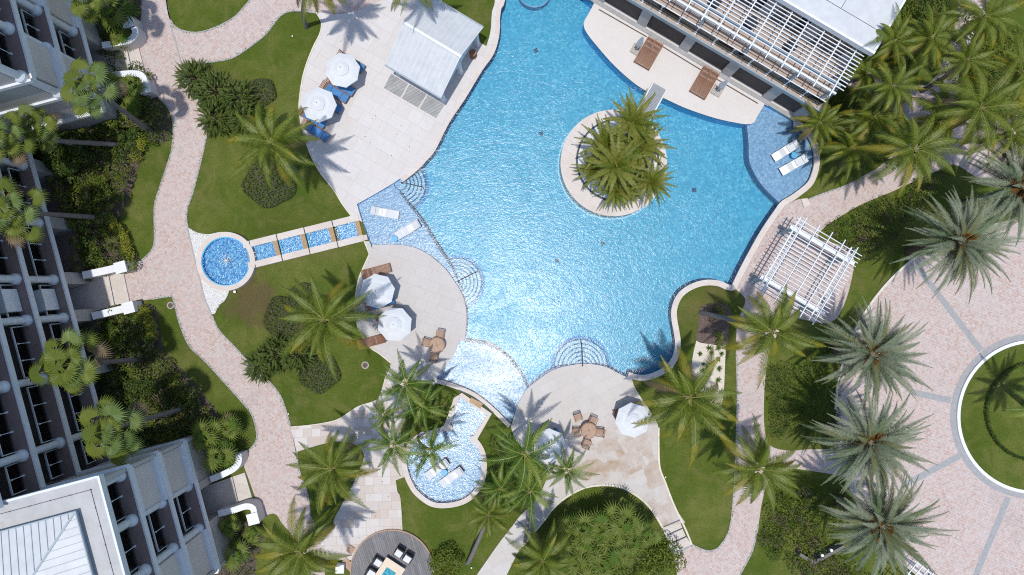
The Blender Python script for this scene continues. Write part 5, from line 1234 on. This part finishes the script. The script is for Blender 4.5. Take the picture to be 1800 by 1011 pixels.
def yhedge(px, label, w=9):
    t = thing('yellow_bush', label, 'shrub', W(*px[len(px)//2]), 0, 'yellow leaved bushes edging the hotel beds'); o_ = t.location; mb = MB()
    P = smooth(px, False, 6)
    for x, y in P:
        p = W(x, y)-o_; clump(mb, (p.x+U(-.1, .1), p.y+U(-.1, .1), .45), .42, .42, .38, 120, .11)
    mb.build('foliage', 'shrub_yellow', t)
yhedge([(256,246),(250,262),(242,280)], 'yellow leaved bush along the top of the upper hotel bed'); yhedge([(196,385),(215,405)], 'short yellow leaved bush left of the upper lawn strip'); yhedge([(218,410),(228,432),(234,452)], 'yellow leaved bush at the bottom corner of the upper hotel bed'); yhedge([(258,545),(270,570),(272,592)], 'yellow leaved bush at the top corner of the lower hotel bed')
def bush(px, py, r, h, mat, label, group=None, name='round_bush', size=.13, n=None, flat=1):
    """several leafy lobes on short stems"""
    p = W(px, py); t = thing(name, label, 'bush', p, 0, group); mb = MB(); R_ = r*.04; k = max(3, int(R_*R_*7))
    for i in range(k):
        a = i*2.4; q = R_*.72*math.sqrt((i+.3)/k); rr = max(.25, R_*U(.30, .45)); clump(mb, (q*math.cos(a), q*math.sin(a), h*U(.45, .8)), rr, rr, rr*.7*flat, int(150*rr*rr*4)+60, size)
    mb.build('foliage', mat, t); m = MB()
    for i in range(4): a = i*1.6; m.tube([(0, 0, 0), (.3*R_*math.cos(a), .3*R_*math.sin(a), h*.6)], [.05, .02], 5)
    m.build('stem', 'trunk_brown', t); return t
bush(135, 278, 42, 2.6, 'shrub_dark', 'large dark green tree like bush against the hotel piers in the upper bed', size=.16); bush(240, 245, 22, 1.3, 'shrub_dark', 'dark blue green bush right of the long leaning trunk'); bush(182, 330, 24, 1.4, 'shrub_mid', 'mid green bush in the middle of the upper hotel bed'); bush(170, 450, 22, 1.0, 'shrub_mid', 'mid green bush beside the middle porch wall')
bush(205, 590, 26, 1.3, 'shrub_mid', 'mid green bush in the upper part of the lower hotel bed'); bush(255, 680, 30, 1.5, 'shrub_dark', 'dark bush in the middle of the lower hotel bed'); bush(330, 700, 24, 1.3, 'shrub_mixed', 'mixed green bush by the edge of the lower strip of lawn')
# round ground hedges under the coconut palms
def disc_hedge(parts, label, h=.45):
    x0, y0 = parts[0][0], parts[0][1]; o_ = W(x0, y0); t = thing('low_hedge', label, 'hedge', o_, 0, 'low round hedges in the lawns'); mb = MB()
    for (x, y, rx, ry) in parts:
        c = W(x, y)-o_; ax, ay = rx*.04, ry*.04; n = int(ax*ay*3.14*260)
        for i in range(n):
            a = U(0, 6.283); q = math.sqrt(random.random()); bb = 1+.06*math.sin(5*a+x); p = Vector((c.x+ax*bb*q*math.cos(a), c.y+ay*bb*q*math.sin(a), h*(1-.5*q**6)*U(.8, 1.0)))
            mb.cur = 0; leafq(mb, p, (U(-.7, .7)+q*math.cos(a)*.6, U(-.7, .7)+q*math.sin(a)*.6, 1), .11)
        for i in range(int((ax+ay)*140)):
            a = U(0, 6.283); bb = 1+.06*math.sin(5*a+x); leafq(mb, Vector((c.x+ax*bb*math.cos(a), c.y+ay*bb*math.sin(a), U(0, h))), (math.cos(a), math.sin(a), .5), .11)
    mb.build('foliage', 'hedge_grey', t)
disc_hedge([(475, 322, 46, 42), (458, 165, 24, 24)][:1], 'round low hedge under the coconut palm of the upper left lawn')
disc_hedge([(462, 163, 24, 24)], 'small round low hedge behind the feathery conifers')
disc_hedge([(500, 560, 34, 40), (535, 522, 26, 24)], 'curved low hedge above the dark shrub left of the round deck'); disc_hedge([(562, 655, 36, 34)], 'round low hedge below the coconut palm left of the round deck')
# feathery conifers
def conifer(px, py, r, h, label):
    p = W(px, py); t = thing('feathery_conifer', label, 'conifer', p, 0, 'feathery dark conifers in the lawns'); mb = MB(); R_ = r*.04
    for i in range(210):
        q = R_*math.sqrt(random.random())*.85; a = U(0, 6.283); b = (q*math.cos(a), q*math.sin(a), h*U(.15, .95)*(1-.5*q/R_))
        frond(mb, a+U(-.7, .7), R(U(5, 65)), U(.3, .65), R(30), .11, 9, 0, 0, .3, .0, sweep=(60, 30), bw=.05, base=b, s0=.05, rw=.03)
    mb.build('foliage', 'conifer', t); m = MB(); m.tube([(0, 0, 0), (0, 0, h*.8)], [.1, .03], 6)
    for i in range(6): a = i*1.05; m.tube([(0, 0, h*.2), (R_*.5*math.cos(a), R_*.5*math.sin(a), h*.5)], [.05, .015], 5)
    m.build('trunk', 'trunk_brown', t)
for x, y, r, h, lb in ((350, 142, 32, 1.8, 'feathery conifer touching the pink path at the upper left lawn corner'), (388, 168, 36, 2.2, 'tallest feathery conifer in the upper left lawn'), (428, 178, 32, 2.0, 'feathery conifer nearest the small round hedge'), (385, 212, 30, 1.6, 'feathery conifer by the path just above the coconut palm'), (440, 212, 30, 1.8, 'feathery conifer hidden under the upper left coconut fronds'),
    (462, 642, 26, 1.4, 'feathery conifer touching the pink path below the curved hedge'), (492, 622, 32, 1.8, 'feathery conifer under the fronds left of the round deck, nearest the path'), (528, 622, 30, 1.8, 'feathery conifer directly below the coconut crown left of the round deck')): conifer(x, y, r, h, lb)
# hedges and beds on the right
bed(smooth([(1449,402),(1483,383),(1536,353),(1588,346),(1600,328),(1648,304),(1656,316),(1600,372),(1570,425),(1513,462),(1475,436)]), 'mixed_shrubs', ['shrub_mixed', 'shrub_dark', 'shrub_purple'], 1.0, 42, .13, 'dark shrubs bordering the pink path above the garden pergola', 'shrubs', (.25, .5), .5)
bed([(1347,640),(1386,640),(1384,700),(1383,766),(1355,772),(1348,720)], 'clipped_hedge', ['shrub_mixed', 'shrub_dark'], .75, 60, .10, 'long clipped hedge running beside the right hand pink path', 'hedge', (.24, .34), .36, lump=.12)
bed(smooth([(1356,860),(1339,925),(1335,956),(1366,982),(1404,1002),(1443,1030),(1530,1030),(1500,985),(1445,968),(1425,900),(1400,850)]), 'mixed_shrubs', ['shrub_mid', 'shrub_purple', 'shrub_dark'], 1.0, 42, .13, 'mixed shrubs filling the bottom right corner beside the pink path', 'shrubs', (.25, .5), .5)
bed(smooth([(1390,660),(1450,600),(1480,560),(1500,600),(1480,700),(1480,770),(1400,775)]), 'ground_cover', ['shrub_dark', 'shrub_mid'], .35, 34, .12, 'dark leaves standing in for shadowed lawn beside the silver date palms', 'ground cover', (.2, .4), .5)  # dark planting added to stand for shadow on the lawn
bed(smooth([(1400,850),(1480,850),(1500,900),(1480,950),(1440,960),(1425,900)]), 'ground_cover', ['shrub_dark', 'shrub_mid'], .5, 34, .12, 'dark ground cover left of the lowest silver date palm', 'ground cover', (.2, .4), .5)
bed(smooth([(1450,250),(1440,215),(1470,170),(1520,190),(1580,230),(1560,265),(1500,262)]), 'mixed_shrubs', ['shrub_dark', 'shrub_mid'], .8, 34, .14, 'dark shrubs under the palms right of the blue ledge', 'shrubs', (.25, .5), .6)
bed(smooth([(1536,0),(1590,-40),(1660,-40),(1670,40),(1600,120),(1545,110)]), 'mixed_shrubs', ['shrub_dark', 'shrub_mid'], 1.8, 34, .18, 'dark shrubs behind the clubhouse corner in the top right grove', 'shrubs', (.4, .7), .8)
bed(smooth([(1640,150),(1700,160),(1740,200),(1820,230),(1820,120),(1740,110),(1700,90),(1690,120)]), 'mixed_shrubs', ['shrub_dark', 'shrub_mid'], 1.2, 30, .16, 'dark shrubs under the grove at the right frame edge', 'shrubs', (.3, .6), .8)
bed(smooth([(960,960),(1000,925),(1060,905),(1120,910),(1150,950),(1140,1040),(940,1040)]), 'mixed_shrubs', ['shrub_dark', 'fan_dull'], 1.0, 30, .16, 'dark underplanting of the fan palm clump in the bottom lawn', 'shrubs', (.3, .6), .7)
bed(smooth([(862,760),(895,800),(930,860),(900,900),(855,860),(858,800)]), 'ground_cover', ['shrub_dark', 'royal_green'], .5, 26, .15, 'dark ground cover right of the small lower pool', 'ground cover', (.2, .4), .6)
bed(smooth([(765,690),(800,700),(785,740),(760,752),(735,760),(720,730),(740,700)]), 'ground_cover', ['shrub_dark', 'royal_green'], .4, 26, .15, 'dark ground cover left of the small pool neck', 'ground cover', (.2, .4), .6)
def tree(px, py, r, h, mat, label, name='leafy_tree', size=.2):
    z = h; p = W(px, py, z); t = thing(name, label, 'tree', (p.x, p.y, 0), 0); mb = MB(); R_ = r*(H-z)/F; k = max(8, int(R_*R_*3.2))
    for i in range(k):
        a = i*2.4; q = R_*.78*math.sqrt((i+.5)/k); rr = U(.4, .75); clump(mb, (q*math.cos(a), q*math.sin(a), h*U(.7, 1.0)*(1-.25*(q/R_)**2)), rr, rr, rr*.7, int(430*rr*rr), size)
    mb.build('crown', mat, t); m = MB(); m.tube([(0, 0, 0), (0, 0, h*.6)], [.2, .12], 10)
    for i in range(6): a = i*1.05; m.tube([(0, 0, h*.45), (R_*.55*math.cos(a), R_*.55*math.sin(a), h*.8)], [.09, .03], 6)
    m.build('trunk', 'trunk_brown', t)
random.seed(5)
tree(1768, 62, 62, 5, 'shrub_mid', 'dark broadleaf tree at the top right corner of the photo')
tree(1130, 992, 56, 2.6, 'shrub_mid', 'bright green leafy tree right of the fan palm clump at the bottom', size=.17)
tree(1178, 985, 30, 1.8, 'shrub_mid', 'small bright green leafy tree next to the pink path by the deck steps', size=.15)
tree(1550, 20, 40, 4.5, 'shrub_mid', 'broadleaf tree behind the clubhouse roof edge at the top')
tree(845, 960, 30, 1.6, 'shrub_mixed', 'low olive green bushy tree right of the timber deck', size=.13) if False else None
bush(785, 985, 34, 1.5, 'coco_green', 'olive green bush overlapping the right rim of the timber deck', name='olive_bush')
bush(1250, 552, 20, .6, 'shrub_purple', 'speckled low bush in the mulch bed above the leaning trunk', name='flowering_bush', size=.10); bush(1262, 592, 16, .6, 'shrub_mid', 'green low bush at the bottom of the mulch bed', name='flowering_bush', size=.11)
bush(1264, 545, 12, .5, 'shrub_yellow', 'small yellow green bush at the top right of the mulch bed', name='flowering_bush', size=.10)
random.seed(9)
t_ = 'small green plants scattered on the pale sand bed'
for (x, y, r) in ((1246,612,7),(1250,620,5),(1262,612,6),(1268,622,5),(1262,632,5),(1230,622,5),(1264,648,6),(1224,670,5),(1262,668,6),(1246,655,4),(1236,640,3),(1268,690,5),(1250,700,5),(1228,690,5)):
    p = W(x, y); t = thing('sand_plant', t_, 'plant', p, R(U(0, 360)), 'small plants on the sand bed'); mb = MB()
    for i in range(12): frond(mb, i*.55+U(-.2, .2), R(U(20, 60)), r*.045, R(50), .05, 5, 0, 0, .2, 0, bw=.05, s0=.0, rw=.06)
    mb.build('leaves', 'royal_green', t)
# round hedge line inside the roundabout
mb = MB(); pcx = W(1815, 722)
for i in range(5200):
    a = U(0, 6.283); r = 3.42+U(-.11, .11); leafq(mb, Vector((r*math.cos(a), r*math.sin(a), U(0, .36))), (U(-1, 1), U(-1, 1), 1), .09)
t = thing('circular_hedge', 'thin dark circular hedge inside the round plaza island', 'hedge', (pcx.x, pcx.y, .12)); mb.build('foliage', 'shrub_dark', t)
# fringe of fine grass blades softening the lawn rims is left to the material; stray leaves on decks
random.seed(21); mb = MB()
for i in range(60):
    x, y = random.choice([(640, 200), (700, 250), (730, 500), (1040, 800), (650, 890), (1150, 850), (600, 60)]); p = W(x+random.gauss(0, 34), y+random.gauss(0, 30)); p.z = .12
    if any(inside((p.x, p.y), q) for q in (wa, wb, wc, w1)) and not inside((p.x, p.y), hw): leafq(mb, p, (U(-.2, .2), U(-.2, .2), 1), .075)
o = mb.build('fallen_leaves', 'dead_frond'); tag(o, 'few dry leaves scattered over the stone decks', 'fallen leaves', kind='stuff')
# ragged grass tufts creeping over the lawn borders
mb = MB()
def fringe(px, closed=False, spread=.07):
    P = [W(x, y) for x, y in px]
    for i in range(len(P)-1):
        a, b = P[i], P[i+1]; L = (b-a).length; n = int(L*26)
        if L > 8: continue
        d = (b-a).normalized() if L > 0 else Vector((1, 0, 0)); q = Vector((-d.y, d.x, 0))
        for k in range(n):
            if math.sin(k*.9+i*1.7)+U(-1, 1) < -.2: continue
            c = a.lerp(b, U(0, 1))+q*random.gauss(0, spread); s = U(.05, .11); an = U(0, 6.283); e = Vector((math.cos(an), math.sin(an), 0))*s; w_ = Vector((-e.y, e.x, 0))*.22; z = U(.03, .05)
            mb.add([c-w_+Vector((0, 0, z)), c+w_+Vector((0, 0, z)), c+e+Vector((0, 0, z+.03))], [(0, 1, 2)])
for pts in ([(300,45),(306,46),(325,55),(350,57),(380,48),(410,32),(428,14),(440,0)], [(291,-20),(293,0),(297,25),(306,45)], [(355,111),(402,104),(430,89),(466,61),(491,30),(510,20),(535,20),(557,23)],
            [(511,749),(496,702),(479,677),(446,646),(410,607),(385,580),(372,552)], [(330,398),(329,371),(341,332),(355,277),(363,240)], [(275,165),(296,190),(305,219),(303,257),(298,279),(281,330),(272,363),(272,420),(268,438),(257,451),(234,469)], [(267,526),(298,521),(305,526),(314,562),(332,606),(360,634),(401,679),(426,707),(443,729),(451,757),(450,776),(438,792)],
            [(522,794),(526,826),(541,870),(545,904)], [(1216,957),(1235,966),(1250,968),(1265,960),(1282,930),(1289,875),(1293,805),(1296,697),(1294,620)], [(1333,922),(1322,968),(1300,1011)], [(1422,350),(1445,341),(1490,325),(1536,300)], [(522,794),(561,782),(584,777),(602,776),(625,782),(640,800),(628,835),(612,868),(601,887),(590,907),(584,924)],
            [(330,399),(345,408),(365,412)], [(378,552),(385,538),(400,520)], [(696,844),(699,864),(704,875),(708,932)], [(511,750),(545,747),(576,742),(598,735),(629,715),(653,707),(665,702),(672,685),(679,660),(688,638),(667,621),(651,610)], [(557,23),(566,41),(563,61),(552,83),(538,119),(530,155)]): fringe(smooth(pts, False))
fringe([(x, y) for x, y in KID] , spread=.05) if False else None
o = mb.build('grass_fringe', 'grass_blade'); tag(o, 'ragged grass tufts creeping over the lawn borders', 'grass', kind='stuff')
for o in [o for o in bpy.data.objects if o.type == 'EMPTY' and o.name.startswith('roof_pergola') and not o.users_collection]: bpy.data.objects.remove(o)
